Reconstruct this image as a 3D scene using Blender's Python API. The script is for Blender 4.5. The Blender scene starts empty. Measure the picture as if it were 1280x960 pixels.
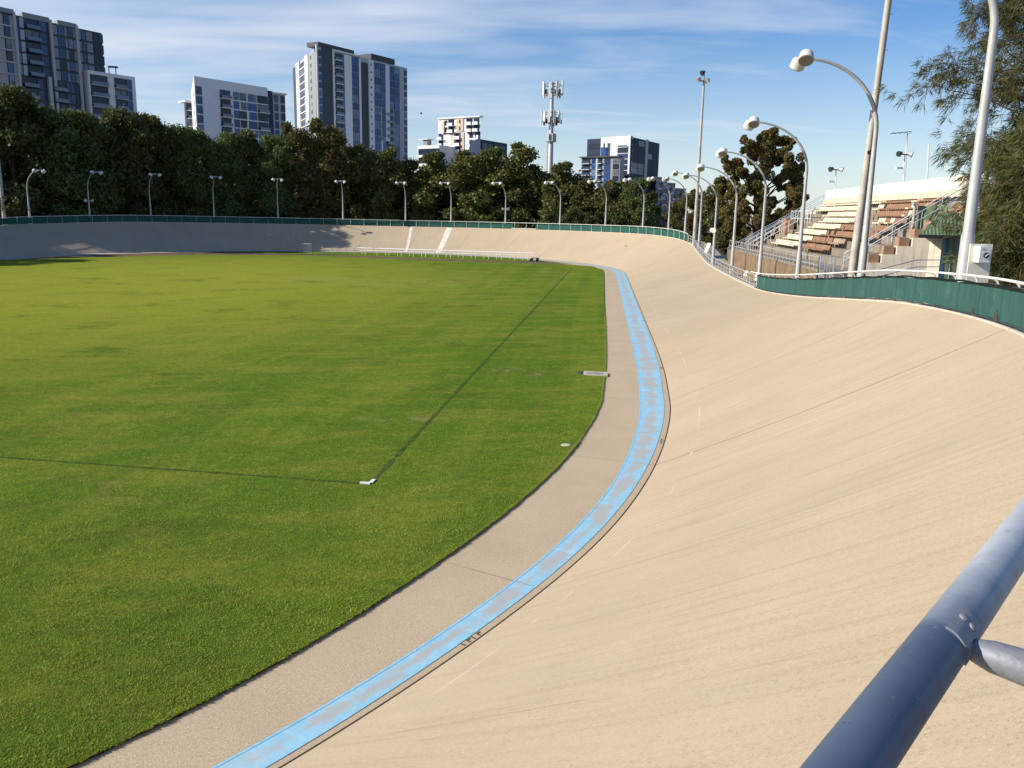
import bpy, bmesh, math, random
import numpy as np
from mathutils import Vector
rnd = random.Random(7)
RNG = np.random.default_rng(11)
sc = bpy.context.scene
COL = sc.collection
rad = math.radians

# ------------------------------------------------------------------ camera model (metres; eye 7 m above the infield)
F_PX, PITCH, ROLL, EYE = 1040.0, rad(11.5), rad(1.05), 7.0
_r = np.array([1., 0, 0]); _f = np.array([0, math.cos(PITCH), -math.sin(PITCH)]); _u = np.array([0, math.sin(PITCH), math.cos(PITCH)])
CR = math.cos(ROLL) * _r + math.sin(ROLL) * _u
CU = -math.sin(ROLL) * _r + math.cos(ROLL) * _u
CF = _f
EYEP = np.array([0, 0, EYE])
def ray(px, py): return (px - 640) / F_PX * CR + (480 - py) / F_PX * CU + CF
def ground(px, py, z=0.0):
    d = ray(px, py); t = (z - EYE) / d[2]; return EYEP + t * d
def at_y(px, py, Y):
    d = ray(px, py); return EYEP + d * (Y / d[1])

# ------------------------------------------------------------------ the velodrome's plan: two straights, two half circles
AX = np.array([math.sin(rad(5.87)), math.cos(rad(5.87))]); NX = np.array([AX[1], -AX[0]])
R0, LS = 42.0, 73.4
NC = np.array([6.5, 32.]) - R0 * NX
FC = NC + LS * AX
PI = math.pi
S1, S2, S3, S4 = LS, LS + PI * R0, 2 * LS + PI * R0, 2 * LS + 2 * PI * R0
def plan(S, v):
    """point at S metres along the datum line and v metres outside it"""
    if S > S4 / 2 + 190: S -= S4
    if S < 0:
        t = S / R0; return NC + (R0 + v) * (math.cos(t) * NX + math.sin(t) * AX)
    if S < S1: return NC + (R0 + v) * NX + S * AX
    if S < S2:
        t = (S - S1) / R0; return FC + (R0 + v) * (math.cos(t) * NX + math.sin(t) * AX)
    if S < S3: return FC - (R0 + v) * NX - (S - S2) * AX
    t = (S - S3) / R0; return NC + (R0 + v) * (-math.cos(t) * NX - math.sin(t) * AX)
def outward(S):
    p = plan(S, 10) - plan(S, 0); return p / np.linalg.norm(p)
def table(T):
    xs = [t[0] for t in T]; ys = [t[1] for t in T]
    gx = np.arange(-80, 356, .25); gy = np.interp(gx, xs, ys); k = np.exp(-.5 * (np.arange(-32, 33) * .25 / 2.4) ** 2); k /= k.sum()
    gy = np.convolve(np.pad(gy, 32, mode='edge'), k, 'valid')
    return lambda s: float(np.interp(s, gx, gy))
def wrap(S):
    while S > 345: S -= S4
    while S < 345 - S4: S += S4
    return S
_h = table([(-70, 5.3), (-40, 5.3), (-29, 5.2), (-18, 4.7), (-10, 4.5), (0, 4.05), (14.5, 2.85), (22, 2.35), (28.5, 2.02), (42, 2.02), (57, 2.2), (65, 2.75),
            (73, 3.6), (82, 4.25), (92, 4.5), (140, 4.45), (180, 4.65), (195, 4.2), (206, 3.5), (220, 2.4), (235, 2.0), (255, 2.0), (268, 2.8), (280, 4.0), (300, 5.0), (345, 5.3)])
_w = table([(-70, 8), (-45, 8.4), (-36, 8.65), (-24, 8.6), (-18, 8.0), (345, 8)])
_db = table([(-40, .12), (-25, .12), (-20, -.1), (-16, -.1), (-11.5, -.33), (-5.5, -.5), (0, -.3), (5, -.05), (12, .03), (345, 0)])
def bank_h(S): return _h(wrap(S))
def bank_w(S): return _w(wrap(S))
def datum(S): return _db(wrap(S))
def surf(S, q):
    """point on the banking: q 0 at the foot, 1 at the fence"""
    d = datum(S); w = bank_w(S)
    p = plan(S, d + (w - d) * q)
    return np.array([p[0], p[1], bank_h(S) * (.9 * q + .1 * q * q)])

# ------------------------------------------------------------------ tagging and mesh helpers
def tag(o, label=None, cat=None, group=None, kind=None):
    if label: o['label'] = label
    if cat: o['category'] = cat
    if group: o['group'] = group
    if kind: o['kind'] = kind
    return o
def empty(name, loc=(0, 0, 0), label=None, cat=None, group=None):
    o = bpy.data.objects.new(name, None); COL.objects.link(o); o.location = [float(c) for c in loc]
    o.empty_display_size = .2
    return tag(o, label, cat, group)
class MB:
    def __init__(s): s.v = []; s.f = []; s.m = []; s.uv = None
    def add(s, vs, fs, mi=0):
        b = len(s.v); s.v += [tuple(float(c) for c in v) for v in vs]
        for f in fs: s.f.append(tuple(b + i for i in f)); s.m.append(mi)
        return s
    def hexa(s, p, mi=0):            # p: 4 bottom, 4 top
        return s.add(p, [(3, 2, 1, 0), (4, 5, 6, 7), (0, 1, 5, 4), (1, 2, 6, 5), (2, 3, 7, 6), (3, 0, 4, 7)], mi)
    def frame_box(s, o, ex, ey, ez, x0, x1, y0, y1, z0, z1, mi=0):
        o, ex, ey, ez = map(np.asarray, (o, ex, ey, ez))
        g = lambda x, y, z: o + ex * x + ey * y + ez * z
        return s.hexa([g(x0, y0, z0), g(x1, y0, z0), g(x1, y1, z0), g(x0, y1, z0), g(x0, y0, z1), g(x1, y0, z1), g(x1, y1, z1), g(x0, y1, z1)], mi)
    def box(s, c, sx, sy, sz, rz=0, mi=0):
        ca, sa = math.cos(rz), math.sin(rz)
        return s.frame_box(c, (ca, sa, 0), (-sa, ca, 0), (0, 0, 1), -sx / 2, sx / 2, -sy / 2, sy / 2, -sz / 2, sz / 2, mi)
    def prism(s, poly, z0, z1, mi=0):
        n = len(poly); vs = [(p[0], p[1], z0) for p in poly] + [(p[0], p[1], z1) for p in poly]
        a = sum(poly[i][0] * poly[(i + 1) % n][1] - poly[(i + 1) % n][0] * poly[i][1] for i in range(n))
        fs = [tuple(range(n - 1, -1, -1)), tuple(range(n, 2 * n))] + [(i, (i + 1) % n, n + (i + 1) % n, n + i) for i in range(n)]
        if a < 0: fs = [tuple(reversed(f)) for f in fs]
        return s.add(vs, fs, mi)
    def tube(s, pts, r, seg=8, mi=0, caps=True):
        pts = [np.asarray(p, float) for p in pts]; n = len(pts)
        rr = r if hasattr(r, '__len__') else [r] * n
        t0 = pts[1] - pts[0]; t0 = t0 / np.linalg.norm(t0)
        up = np.array([0, 0, 1.]) if abs(t0[2]) < .9 else np.array([1., 0, 0])
        a = np.cross(t0, up); a /= np.linalg.norm(a)
        b0 = len(s.v)
        for i in range(n):
            t = pts[min(i + 1, n - 1)] - pts[max(i - 1, 0)]; t = t / (np.linalg.norm(t) + 1e-9)
            a = a - t * (a @ t); a /= np.linalg.norm(a); b = np.cross(t, a)
            for k in range(seg):
                an = 2 * PI * k / seg
                s.v.append(tuple(float(c) for c in pts[i] + rr[i] * (math.cos(an) * a + math.sin(an) * b)))
        for i in range(n - 1):
            for k in range(seg):
                k2 = (k + 1) % seg
                s.f.append((b0 + i * seg + k, b0 + i * seg + k2, b0 + (i + 1) * seg + k2, b0 + (i + 1) * seg + k)); s.m.append(mi)
        if caps:
            s.f.append(tuple(b0 + k for k in range(seg - 1, -1, -1))); s.m.append(mi)
            s.f.append(tuple(b0 + (n - 1) * seg + k for k in range(seg))); s.m.append(mi)
        return s
    def lathe(s, o, axis, prof, seg=16, mi=0):     # prof: (distance along the axis, radius)
        axis = np.asarray(axis, float); axis /= np.linalg.norm(axis)
        return s.tube([np.asarray(o) + axis * d for d, _ in prof], [max(r, 1e-3) for _, r in prof], seg, mi)
    def build(s, name, mats, parent=None, smooth=False, uv=None):
        me = bpy.data.meshes.new(name); me.from_pydata(s.v, [], s.f)
        for m in (mats if isinstance(mats, (list, tuple)) else [mats]): me.materials.append(m)
        if any(s.m): me.polygons.foreach_set('material_index', s.m)
        if smooth:
            me.polygons.foreach_set('use_smooth', [True] * len(s.f))
            try: me.set_sharp_from_angle(angle=rad(40))
            except Exception: pass
        if uv is not None:
            L = me.uv_layers.new(name='UV'); vi = np.empty(len(me.loops), int); me.loops.foreach_get('vertex_index', vi)
            L.data.foreach_set('uv', np.asarray(uv, float)[vi].ravel())
        me.update()
        o = bpy.data.objects.new(name, me); COL.objects.link(o)
        if parent is not None:
            o.parent = parent; o.matrix_parent_inverse.identity()
            lw = parent.location; pp = parent.parent
            off = Vector(lw)
            while pp is not None: off = off + pp.location; pp = pp.parent
            me.transform(__import__('mathutils').Matrix.Translation(-off))
        return o
def np_mesh(name, V, Fa, mats, parent=None, k=4):
    """fast mesh from numpy arrays, faces of k corners; V in the parent's space"""
    me = bpy.data.meshes.new(name); nv, nf = len(V), len(Fa)
    me.vertices.add(nv); me.vertices.foreach_set('co', np.asarray(V, np.float32).ravel())
    me.loops.add(nf * k); me.loops.foreach_set('vertex_index', np.asarray(Fa, np.int32).ravel())
    me.polygons.add(nf); me.polygons.foreach_set('loop_start', np.arange(0, nf * k, k, dtype=np.int32))
    me.update(calc_edges=True); me.validate()
    for m in (mats if isinstance(mats, (list, tuple)) else [mats]): me.materials.append(m)
    o = bpy.data.objects.new(name, me); COL.objects.link(o)
    if parent is not None: o.parent = parent
    return o
def copy_tree(o, parent=None):
    c = o.copy(); COL.objects.link(c)
    if parent is not None: c.parent = parent
    for ch in list(o.children): copy_tree(ch, c)
    return c

# ------------------------------------------------------------------ materials
class NT:
    def __init__(s, name):
        s.m = bpy.data.materials.new(name); s.m.use_nodes = True; s.t = s.m.node_tree; s.t.nodes.clear()
        s.out = s.t.nodes.new('ShaderNodeOutputMaterial')
    def n(s, typ, ins=None, **kw):
        nd = s.t.nodes.new(typ)
        for k, v in kw.items(): setattr(nd, k, v)
        for k, v in (ins or {}).items(): s.set(nd, k, v)
        return nd
    def set(s, nd, k, v):
        i = nd.inputs[k]
        if hasattr(v, 'is_output'): s.t.links.new(v, i)
        elif isinstance(v, bpy.types.Node): s.t.links.new(v.outputs[0], i)
        else: i.default_value = v
    def math(s, op, a, b=0.0, clamp=False):
        nd = s.n('ShaderNodeMath', operation=op, use_clamp=clamp); s.set(nd, 0, a); s.set(nd, 1, b); return nd.outputs[0]
    def mix(s, fac, a, b, mode='MIX'):
        nd = s.n('ShaderNodeMix', data_type='RGBA', blend_type=mode)
        s.set(nd, 0, fac)
        for idx, v in ((6, a), (7, b)):
            i = nd.inputs[idx]
            if hasattr(v, 'is_output'): s.t.links.new(v, i)
            else: i.default_value = (*v[:3], 1)
        return nd.outputs[2]
    def noise(s, scale, vec=None, detail=4, rough=.55, dist=0.0):
        nd = s.n('ShaderNodeTexNoise', {'Scale': scale, 'Detail': detail, 'Roughness': rough, 'Distortion': dist})
        if vec is not None: s.set(nd, 'Vector', vec)
        return nd.outputs[0]
    def ramp(s, fac, stops):
        nd = s.n('ShaderNodeValToRGB'); s.set(nd, 0, fac); e = nd.color_ramp.elements
        while len(e) < len(stops): e.new(.5)
        for i, (p, c) in enumerate(stops):
            e[i].position = p; e[i].color = (*(c if hasattr(c, '__len__') else (c, c, c)), 1)
        return nd.outputs[0]
    def rng(s, v, a, b, c=0.0, d=1.0):
        return s.n('ShaderNodeMapRange', {0: v, 1: a, 2: b, 3: c, 4: d}).outputs[0]
    def obj(s): return s.n('ShaderNodeTexCoord').outputs['Object']
    def pos(s): return s.n('ShaderNodeNewGeometry').outputs['Position']
    def scaled(s, vec, sc_):
        return s.n('ShaderNodeMapping', {0: vec, 3: sc_}).outputs[0]
    def principled(s, color, rough=.8, metal=0.0, spec=.3, bump=None, bstr=.3, bdist=.01, **kw):
        p = s.n('ShaderNodeBsdfPrincipled')
        for k, v in (('Base Color', color), ('Roughness', rough), ('Metallic', metal), ('Specular IOR Level', spec)):
            s.set(p, k, (*v[:3], 1) if isinstance(v, tuple) and k == 'Base Color' else v)
        for k, v in kw.items(): s.set(p, k, v)
        if bump is not None:
            b = s.n('ShaderNodeBump', {'Strength': bstr, 'Distance': bdist, 'Height': bump}); s.set(p, 'Normal', b.outputs[0])
        s.t.links.new(p.outputs[0], s.out.inputs[0]); return p
def plain(name, c, rough=.6, metal=0.0, var=.18, scale=1.5, spec=.35, dirt=None):
    """a painted, concrete or metal surface with blotchy wear"""
    t = NT(name); v = t.pos()
    n1 = t.noise(scale, v, 5); n2 = t.noise(scale * 9, v, 3)
    k = t.math('ADD', t.math('MULTIPLY', n1, .7), t.math('MULTIPLY', n2, .3))
    lo = tuple(x * (1 - var * 1.6) for x in c); hi = tuple(min(1, x * (1 + var)) for x in c)
    colr = t.ramp(k, [(.3, lo), (.7, hi)])
    if dirt:
        st = t.noise(1.0, t.scaled(v, (3.5, 3.5, .35)), 4)
        colr = t.mix(t.rng(st, .52, .72, 0, .8), colr, dirt)
    t.principled(colr, rough, metal, spec, bump=n2, bstr=.12, bdist=.01)
    return t.m
M = {}
def mat_track():
    t = NT('track_concrete'); uv = t.n('ShaderNodeUVMap', uv_map='UV').outputs[0]; p = t.pos()
    sx = t.n('ShaderNodeSeparateXYZ', {0: uv}); u, v = sx.outputs[0], sx.outputs[1]
    big = t.noise(.16, p, 4); mid = t.noise(1.1, p, 5)
    streak = t.noise(1.0, t.scaled(uv, (5.5, .28, 1)), 5, .6, .3)
    broom = t.noise(1.0, t.scaled(uv, (26, 1.1, 1)), 4, .65, .2)
    sp = t.noise(75, p, 3, .75); sp2 = t.noise(21, p, 5, .8)
    c = t.ramp(big, [(.3, (.425, .337, .226)), (.7, (.48, .385, .265))])
    c = t.mix(t.rng(mid, .4, .75, 0, .35), c, (.405, .32, .213))
    c = t.mix(t.rng(streak, .52, .76, 0, .6), c, (.375, .292, .192))
    c = t.mix(t.rng(broom, .53, .76, 0, .34), c, (.345, .27, .178))
    c = t.mix(t.rng(t.math('MULTIPLY', t.rng(t.math('ADD', sp2, t.math('MULTIPLY', t.math('SUBTRACT', streak, .5), .35)), .44, .60), t.rng(sp, .49, .6)), .1, .8, 0, .75), c, (.25, .195, .13))
    c = t.mix(t.rng(t.noise(26, p, 3, .8), .56, .68, 0, .45), c, (.60, .50, .37))
    stain = t.noise(1.0, t.scaled(uv, (.35, .1, 1)), 4, .6)
    c = t.mix(t.rng(stain, .52, .7, 0, .32), c, (.36, .30, .21))
    # expansion joints across the banking, of uneven strength
    w = t.math('ADD', u, t.math('MULTIPLY', t.math('SUBTRACT', t.noise(.7, p, 3), .5), .14))
    cell = t.math('DIVIDE', t.math('ADD', w, 9.3 - 4.5125), 9.025); fr = t.math('MULTIPLY', t.math('ABSOLUTE', t.math('SUBTRACT', t.math('FRACT', cell), .5)), 9.025)
    wn = t.n('ShaderNodeTexWhiteNoise', {'W': t.math('FLOOR', cell)}, noise_dimensions='1D').outputs[0]
    main = t.math('MAXIMUM', t.rng(t.math('ABSOLUTE', t.math('ADD', u, 9.3)), 1.5, 2.0, 1, 0), t.rng(t.math('ABSOLUTE', t.math('SUBTRACT', u, 62.9)), 1.5, 2.0, 1, 0))
    j1 = t.math('MULTIPLY', t.rng(fr, .012, .042, .9, 0), t.math('MAXIMUM', main, t.math('MULTIPLY', t.math('ADD', .28, t.math('MULTIPLY', wn, .5)), t.rng(t.noise(.5, p, 4, .7), .3, .6, .2, 1))))
    cell2 = t.math('DIVIDE', t.math('ADD', w, 1.3), 3.03); fr2 = t.math('MULTIPLY', t.math('ABSOLUTE', t.math('SUBTRACT', t.math('FRACT', cell2), .5)), 3.03)
    wn2 = t.n('ShaderNodeTexWhiteNoise', {'W': t.math('FLOOR', cell2)}, noise_dimensions='1D').outputs[0]
    gaps = t.rng(t.noise(1.0, t.scaled(uv, (.9, .6, 1)), 2), .42, .55)
    j2 = t.math('MULTIPLY', t.rng(fr2, .008, .03, .6, 0), t.math('MULTIPLY', gaps, t.math('MULTIPLY', wn2, .45)))
    jj = t.math('MAXIMUM', j1, j2)
    c = t.mix(jj, c, (.16, .115, .075))
    # long hairline along the banking where the slabs were poured, and the dusty foot
    lv = t.math('ADD', v, t.math('MULTIPLY', t.math('SUBTRACT', t.noise(.5, p, 3), .5), .12))
    pink = t.math('MULTIPLY', t.rng(t.math('ABSOLUTE', t.math('SUBTRACT', lv, .95)), .012, .032, .8, 0), t.rng(t.noise(.45, p, 4, .7), .5, .6))
    c = t.mix(pink, c, (.56, .44, .37))
    hgt = t.math('ADD', t.math('MULTIPLY', sp, .8), t.math('SUBTRACT', t.math('MULTIPLY', broom, .12), t.math('MULTIPLY', jj, 1.5)))
    t.principled(c, .88, 0, .2, bump=hgt, bstr=.32, bdist=.012)
    return t.m
def mat_apron():
    t = NT('apron_concrete'); uv = t.n('ShaderNodeUVMap', uv_map='UV').outputs[0]; p = t.pos()
    sx = t.n('ShaderNodeSeparateXYZ', {0: uv}); u, v = sx.outputs[0], sx.outputs[1]
    big = t.noise(.5, p, 5); sp = t.noise(48, p, 3, .75); sp2 = t.noise(13, p, 5, .75)
    c = t.ramp(big, [(.3, (.47, .372, .246)), (.7, (.54, .432, .294))])
    c = t.mix(t.rng(sp2, .5, .72, 0, .45), c, (.35, .27, .18))
    c = t.mix(t.rng(sp, .52, .64, 0, .75), c, (.17, .125, .085))
    c = t.mix(t.rng(t.noise(22, p, 4, .8), .57, .68, 0, .6), c, (.19, .14, .09))
    c = t.mix(t.rng(t.noise(30, p, 3, .8), .55, .66, 0, .7), c, (.70, .60, .46))
    w = t.math('ADD', u, t.math('MULTIPLY', t.math('SUBTRACT', t.noise(.9, p, 3), .5), .07))
    fr = t.math('MULTIPLY', t.math('ABSOLUTE', t.math('SUBTRACT', t.math('FRACT', t.math('DIVIDE', t.math('ADD', w, 9.3 - 4.5125), 9.025)), .5)), 9.025)
    j = t.math('MULTIPLY', t.rng(fr, .006, .02, .7, 0), t.rng(t.noise(.8, p, 3), .35, .55, .3, 1))
    c = t.mix(j, c, (.14, .10, .07))
    c = t.mix(t.rng(t.math('ADD', v, t.math('MULTIPLY', sp2, .3)), -2.75, -2.45, .5, 0), c, (.26, .20, .12))
    t.principled(c, .92, 0, .15, bump=t.math('SUBTRACT', sp, j), bstr=.4, bdist=.012)
    return t.m
def mat_blue():
    t = NT('worn_blue_paint'); uv = t.n('ShaderNodeUVMap', uv_map='UV').outputs[0]; p = t.pos()
    sx = t.n('ShaderNodeSeparateXYZ', {0: uv}); u, v = sx.outputs[0], sx.outputs[1]   # v runs 0..1 across the band
    c = t.ramp(t.noise(1.6, p, 4), [(.3, (.235, .495, .66)), (.7, (.31, .575, .73))])
    c = t.mix(t.rng(t.noise(1.0, t.scaled(uv, (5.5, .55, 1)), 4, .6), .5, .75, 0, .55), c, (.44, .66, .78))
    c = t.mix(t.rng(t.noise(1.0, t.scaled(uv, (22, .9, 1)), 4, .65), .52, .68, 0, .55), c, (.50, .55, .54))
    edge = t.math('MULTIPLY', t.math('ABSOLUTE', t.math('SUBTRACT', v, .5)), 2.0)
    blocks = t.n('ShaderNodeTexWhiteNoise', {'W': t.math('FLOOR', t.math('DIVIDE', u, 1.1))}, noise_dimensions='1D').outputs[0]
    wear = t.math('ADD', t.math('ADD', t.noise(1.0, t.scaled(uv, (1.3, 1.6, 1)), 5, .65), t.math('MULTIPLY', blocks, .16)), t.math('MULTIPLY', edge, -.28))
    c = t.mix(t.rng(wear, .39, .53, 0, .92), c, (.41, .42, .40))
    c = t.mix(t.rng(t.noise(1.0, t.scaled(uv, (9, 3.0, 1)), 6, .8), .54, .68, 0, .65), c, (.45, .41, .34))
    c = t.mix(t.rng(t.noise(45, p, 2), .6, .72, 0, .6), c, (.30, .34, .36))
    fr = t.math('MULTIPLY', t.math('ABSOLUTE', t.math('SUBTRACT', t.math('FRACT', t.math('DIVIDE', t.math('ADD', u, 9.3 - 4.5125), 9.025)), .5)), 9.025)
    c = t.mix(t.rng(fr, .006, .02, .6, 0), c, (.12, .15, .18))
    t.principled(c, .7, 0, .25, bump=t.noise(45, p, 2), bstr=.25, bdist=.01)
    return t.m
def grass_color(t, p):
    ps = t.scaled(t.n('ShaderNodeMapping', {0: p, 2: (0, 0, rad(-14))}).outputs[0], (.55, 1.25, 1))
    big = t.noise(.075, p, 5, .65); mid = t.noise(.62, ps, 6, .74, .5); fine = t.noise(3.2, p, 5, .7)
    mow = t.noise(1.0, t.scaled(t.n('ShaderNodeMapping', {0: p, 2: (0, 0, rad(5.87))}).outputs[0], (.36, .012, 1)), 3)
    c = t.ramp(mid, [(.25, (.098, .178, .017)), (.5, (.150, .248, .022)), (.78, (.235, .298, .032))])
    c = t.mix(t.rng(big, .42, .68, 0, .65), c, (.225, .262, .042))
    c = t.mix(t.rng(mow, .48, .54, 0, .6), c, (.092, .188, .018))
    c = t.mix(t.rng(t.math('MULTIPLY', t.noise(.85, p, 6, .72), t.noise(.13, p, 3)), .3, .42, 0, .6), c, (.31, .25, .085))
    c = t.mix(t.rng(fine, .33, .62, .6, 0), c, (.06, .098, .017))
    # dry yellow turf across the middle of the field
    sp_ = t.n('ShaderNodeSeparateXYZ', {0: p}); ex_ = t.math('DIVIDE', t.math('ADD', sp_.outputs[0], 38), 34); ey_ = t.math('DIVIDE', t.math('SUBTRACT', sp_.outputs[1], 78), 52)
    e2 = t.math('ADD', t.math('ADD', t.math('MULTIPLY', ex_, ex_), t.math('MULTIPLY', ey_, ey_)), t.math('MULTIPLY', t.math('SUBTRACT', mid, .5), 1.6))
    c = t.mix(t.rng(e2, .1, 1.4, .8, 0), c, (.375, .372, .046))
    tuft = t.math('MULTIPLY', t.noise(1.7, ps, 6, .8), t.noise(.21, p, 3))
    c = t.mix(t.rng(tuft, .29, .37, 0, .55), c, (.05, .075, .016))
    c = t.mix(t.rng(t.noise(.33, ps, 6, .75), .48, .66, 0, .65), c, (.31, .292, .050))
    return c
def mat_grass():
    t = NT('sports_turf'); p = t.pos(); c = grass_color(t, p)
    f1 = t.noise(1.0, t.scaled(p, (9, 9, 9)), 6, .8); f2 = t.noise(55, p, 3, .8)
    c = t.mix(t.rng(f1, .36, .62, .6, 0), c, (.055, .095, .012))
    c = t.mix(t.rng(f2, .5, .7, 0, .35), c, (.30, .34, .07))
    # worn bare patches round the old goal mouths
    sx = t.n('ShaderNodeSeparateXYZ', {0: p})
    for (cx, cy, rx, ry) in BARE:
        dx = t.math('DIVIDE', t.math('SUBTRACT', sx.outputs[0], cx), rx); dy = t.math('DIVIDE', t.math('SUBTRACT', sx.outputs[1], cy), ry)
        d2 = t.math('ADD', t.math('MULTIPLY', dx, dx), t.math('MULTIPLY', dy, dy))
        k = t.math('MULTIPLY', t.rng(d2, .2, 1.3, 1, 0), t.rng(t.noise(.7, p, 5, .75), .5, .72, 0, .8))
        c = t.mix(k, c, (.33, .25, .14))
    t.principled(c, 1.0, 0, .0, bump=t.math('ADD', f1, t.math('MULTIPLY', f2, .5)), bstr=.8, bdist=.05)
    return t.m
def mat_blade():
    t = NT('grass_blade'); p = t.pos(); c = grass_color(t, p)
    rv = t.n('ShaderNodeNewGeometry').outputs['Random Per Island']
    c = t.mix(t.rng(rv, 0, 1, .12, .9), c, (.42, .50, .09)); c = t.mix(t.rng(rv, .86, .93, 0, .6), c, (.42, .36, .13))
    d = t.n('ShaderNodeBsdfDiffuse', {0: c}); tr = t.n('ShaderNodeBsdfTranslucent', {0: t.mix(.5, c, (.33, .45, .06))})
    m = t.n('ShaderNodeMixShader', {0: .3}); t.t.links.new(d.outputs[0], m.inputs[1]); t.t.links.new(tr.outputs[0], m.inputs[2])
    t.t.links.new(m.outputs[0], t.out.inputs[0]); return t.m
def mat_leaf(name, stops, tr=.3, big=.25):
    t = NT(name); g = t.n('ShaderNodeNewGeometry'); rv = g.outputs['Random Per Island']
    c = t.ramp(rv, stops)
    oi = t.n('ShaderNodeObjectInfo').outputs['Random']
    c = t.mix(t.rng(t.noise(big, t.obj(), 3), .45, .7, 0, .55), c, stops[-1][1])
    hs = t.n('ShaderNodeHueSaturation', {'Hue': t.rng(oi, 0, 1, .475, .52), 'Saturation': .95, 'Value': t.rng(oi, 0, 1, .75, 1.25), 'Color': c})
    d = t.n('ShaderNodeBsdfPrincipled', {'Base Color': hs.outputs[0], 'Roughness': .6, 'Specular IOR Level': .25})
    trn = t.n('ShaderNodeBsdfTranslucent', {0: hs.outputs[0]})
    m = t.n('ShaderNodeMixShader', {0: tr}); t.t.links.new(d.outputs[0], m.inputs[1]); t.t.links.new(trn.outputs[0], m.inputs[2])
    t.t.links.new(m.outputs[0], t.out.inputs[0]); return t.m
def mat_mesh(name, c1, c2, faded=(.10, .26, .22)):
    """woven shade cloth: fine weave bump, creases and faded patches"""
    t = NT(name); uv = t.n('ShaderNodeUVMap', uv_map='UV').outputs[0]; p = t.pos()
    sx = t.n('ShaderNodeSeparateXYZ', {0: uv})
    k = t.math('ADD', t.math('MULTIPLY', t.noise(1.0, t.scaled(uv, (1.7, .5, 1)), 5, .65), .7), t.math('MULTIPLY', t.noise(11, p, 3), .3))
    c = t.ramp(k, [(.3, c1), (.68, c2)])
    c = t.mix(t.rng(t.noise(.8, p, 5, .7), .56, .72, 0, .5), c, faded)
    seam = t.math('MULTIPLY', t.math('ABSOLUTE', t.math('SUBTRACT', t.math('FRACT', t.math('DIVIDE', sx.outputs[0], 1.83)), .5)), 1.83)
    c = t.mix(t.rng(t.math('ADD', seam, t.math('MULTIPLY', t.noise(4, p, 3), .05)), .03, .075, .75, 0), c, (.02, .055, .046))
    c = t.mix(t.rng(t.noise(1.0, t.scaled(uv, (6, .8, 1)), 4, .6), .5, .75, 0, .5), c, (.018, .06, .052))
    wx = t.math('SINE', t.math('MULTIPLY', sx.outputs[0], 150)); wy = t.math('SINE', t.math('MULTIPLY', sx.outputs[1], 150))
    wv = t.math('MULTIPLY', wx, wy)
    c = t.mix(t.rng(wv, -1, 1, .35, 0), c, (.008, .03, .025))
    t.principled(c, .75, 0, .2, bump=t.math('ADD', t.math('MULTIPLY', wv, .2), t.noise(3.2, p, 4)), bstr=.5, bdist=.03)
    return t.m
def mat_glass(name, c, lo=.6, hi=1.6):
    t = NT(name); oi = t.n('ShaderNodeObjectInfo').outputs['Random']
    pv = t.noise(.8, t.pos(), 2)
    base = t.n('ShaderNodeHueSaturation', {'Value': t.rng(oi, 0, 1, lo, hi), 'Color': (*c, 1)}).outputs[0]
    base = t.mix(t.rng(oi, .80, .84, 0, .5), base, (.30, .33, .36))        # a drawn blind now and then
    base = t.mix(t.rng(pv, .5, .56, 0, .4), base, (.02, .03, .045))
    t.principled(base, .2, 0, .28); return t.m
def mat_rib(name, c, pitch, depth=.5):
    t = NT(name); uv = t.n('ShaderNodeUVMap', uv_map='UV').outputs[0]
    sx = t.n('ShaderNodeSeparateXYZ', {0: uv}); w = t.math('SINE', t.math('MULTIPLY', sx.outputs[0], 2 * PI / pitch))
    colr = t.ramp(t.noise(1.4, t.pos(), 4), [(.3, tuple(x * .75 for x in c)), (.7, tuple(min(1, x * 1.1) for x in c))])
    t.principled(colr, .5, 0, .4, bump=w, bstr=depth, bdist=.03); return t.m

BARE = [(*ground(500, 354)[:2], 9, 6), (*ground(385, 349)[:2], 5, 5), (*ground(650, 465)[:2], 1.6, 1.5), (*ground(500, 525)[:2], 1.5, .8)]
M['track'] = mat_track(); M['apron'] = mat_apron(); M['blue'] = mat_blue(); M['grass'] = mat_grass(); M['blade'] = mat_blade()
M['pole'] = plain('galvanised_pole', (.43, .43, .42), .5, .15, .12, 2.2, .4)
M['pole_old'] = plain('weathered_steel_mast', (.47, .44, .39), .65, .1, .2, 1.2, .3, dirt=(.40, .36, .30))
M['white_steel'] = plain('white_painted_steel', (.74, .74, .71), .45, 0, .12, 2.5, .4)
M['lamp_white'] = plain('lamp_housing', (.62, .61, .57), .4, 0, .1, 3)
M['lamp_glass'] = plain('lamp_lens', (.16, .15, .12), .2, 0, .15, 4, .6)
M['dark_iron'] = plain('dark_iron', (.045, .042, .04), .6, 0, .25, 3)
M['joint'] = plain('dark_joint_filler', (.055, .04, .028), .9, 0, .3, 5, .1)
M['kerb'] = plain('pale_kerb_concrete', (.58, .52, .43), .85, 0, .2, 2.5, .2)
M['soil'] = plain('bare_brown_soil', (.16, .115, .07), .95, 0, .3, .6, .1)
M['soil_edge'] = plain('dark_turf_edge', (.028, .022, .012), .95, 0, .35, 5, .05)
M['ground'] = plain('dry_ground', (.22, .175, .11), .95, 0, .3, .25, .1)
M['path'] = plain('path_concrete', (.36, .32, .26), .9, 0, .2, .8, .2)
M['mesh_green'] = mat_mesh('green_shade_cloth', (.026, .082, .071), (.046, .132, .114))
M['mesh_far'] = mat_mesh('faded_green_shade_cloth', (.012, .072, .058), (.028, .12, .095), (.05, .15, .12))
M['conc'] = plain('stand_concrete', (.60, .54, .44), .85, 0, .13, .9, .2, dirt=(.30, .25, .19))
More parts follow.
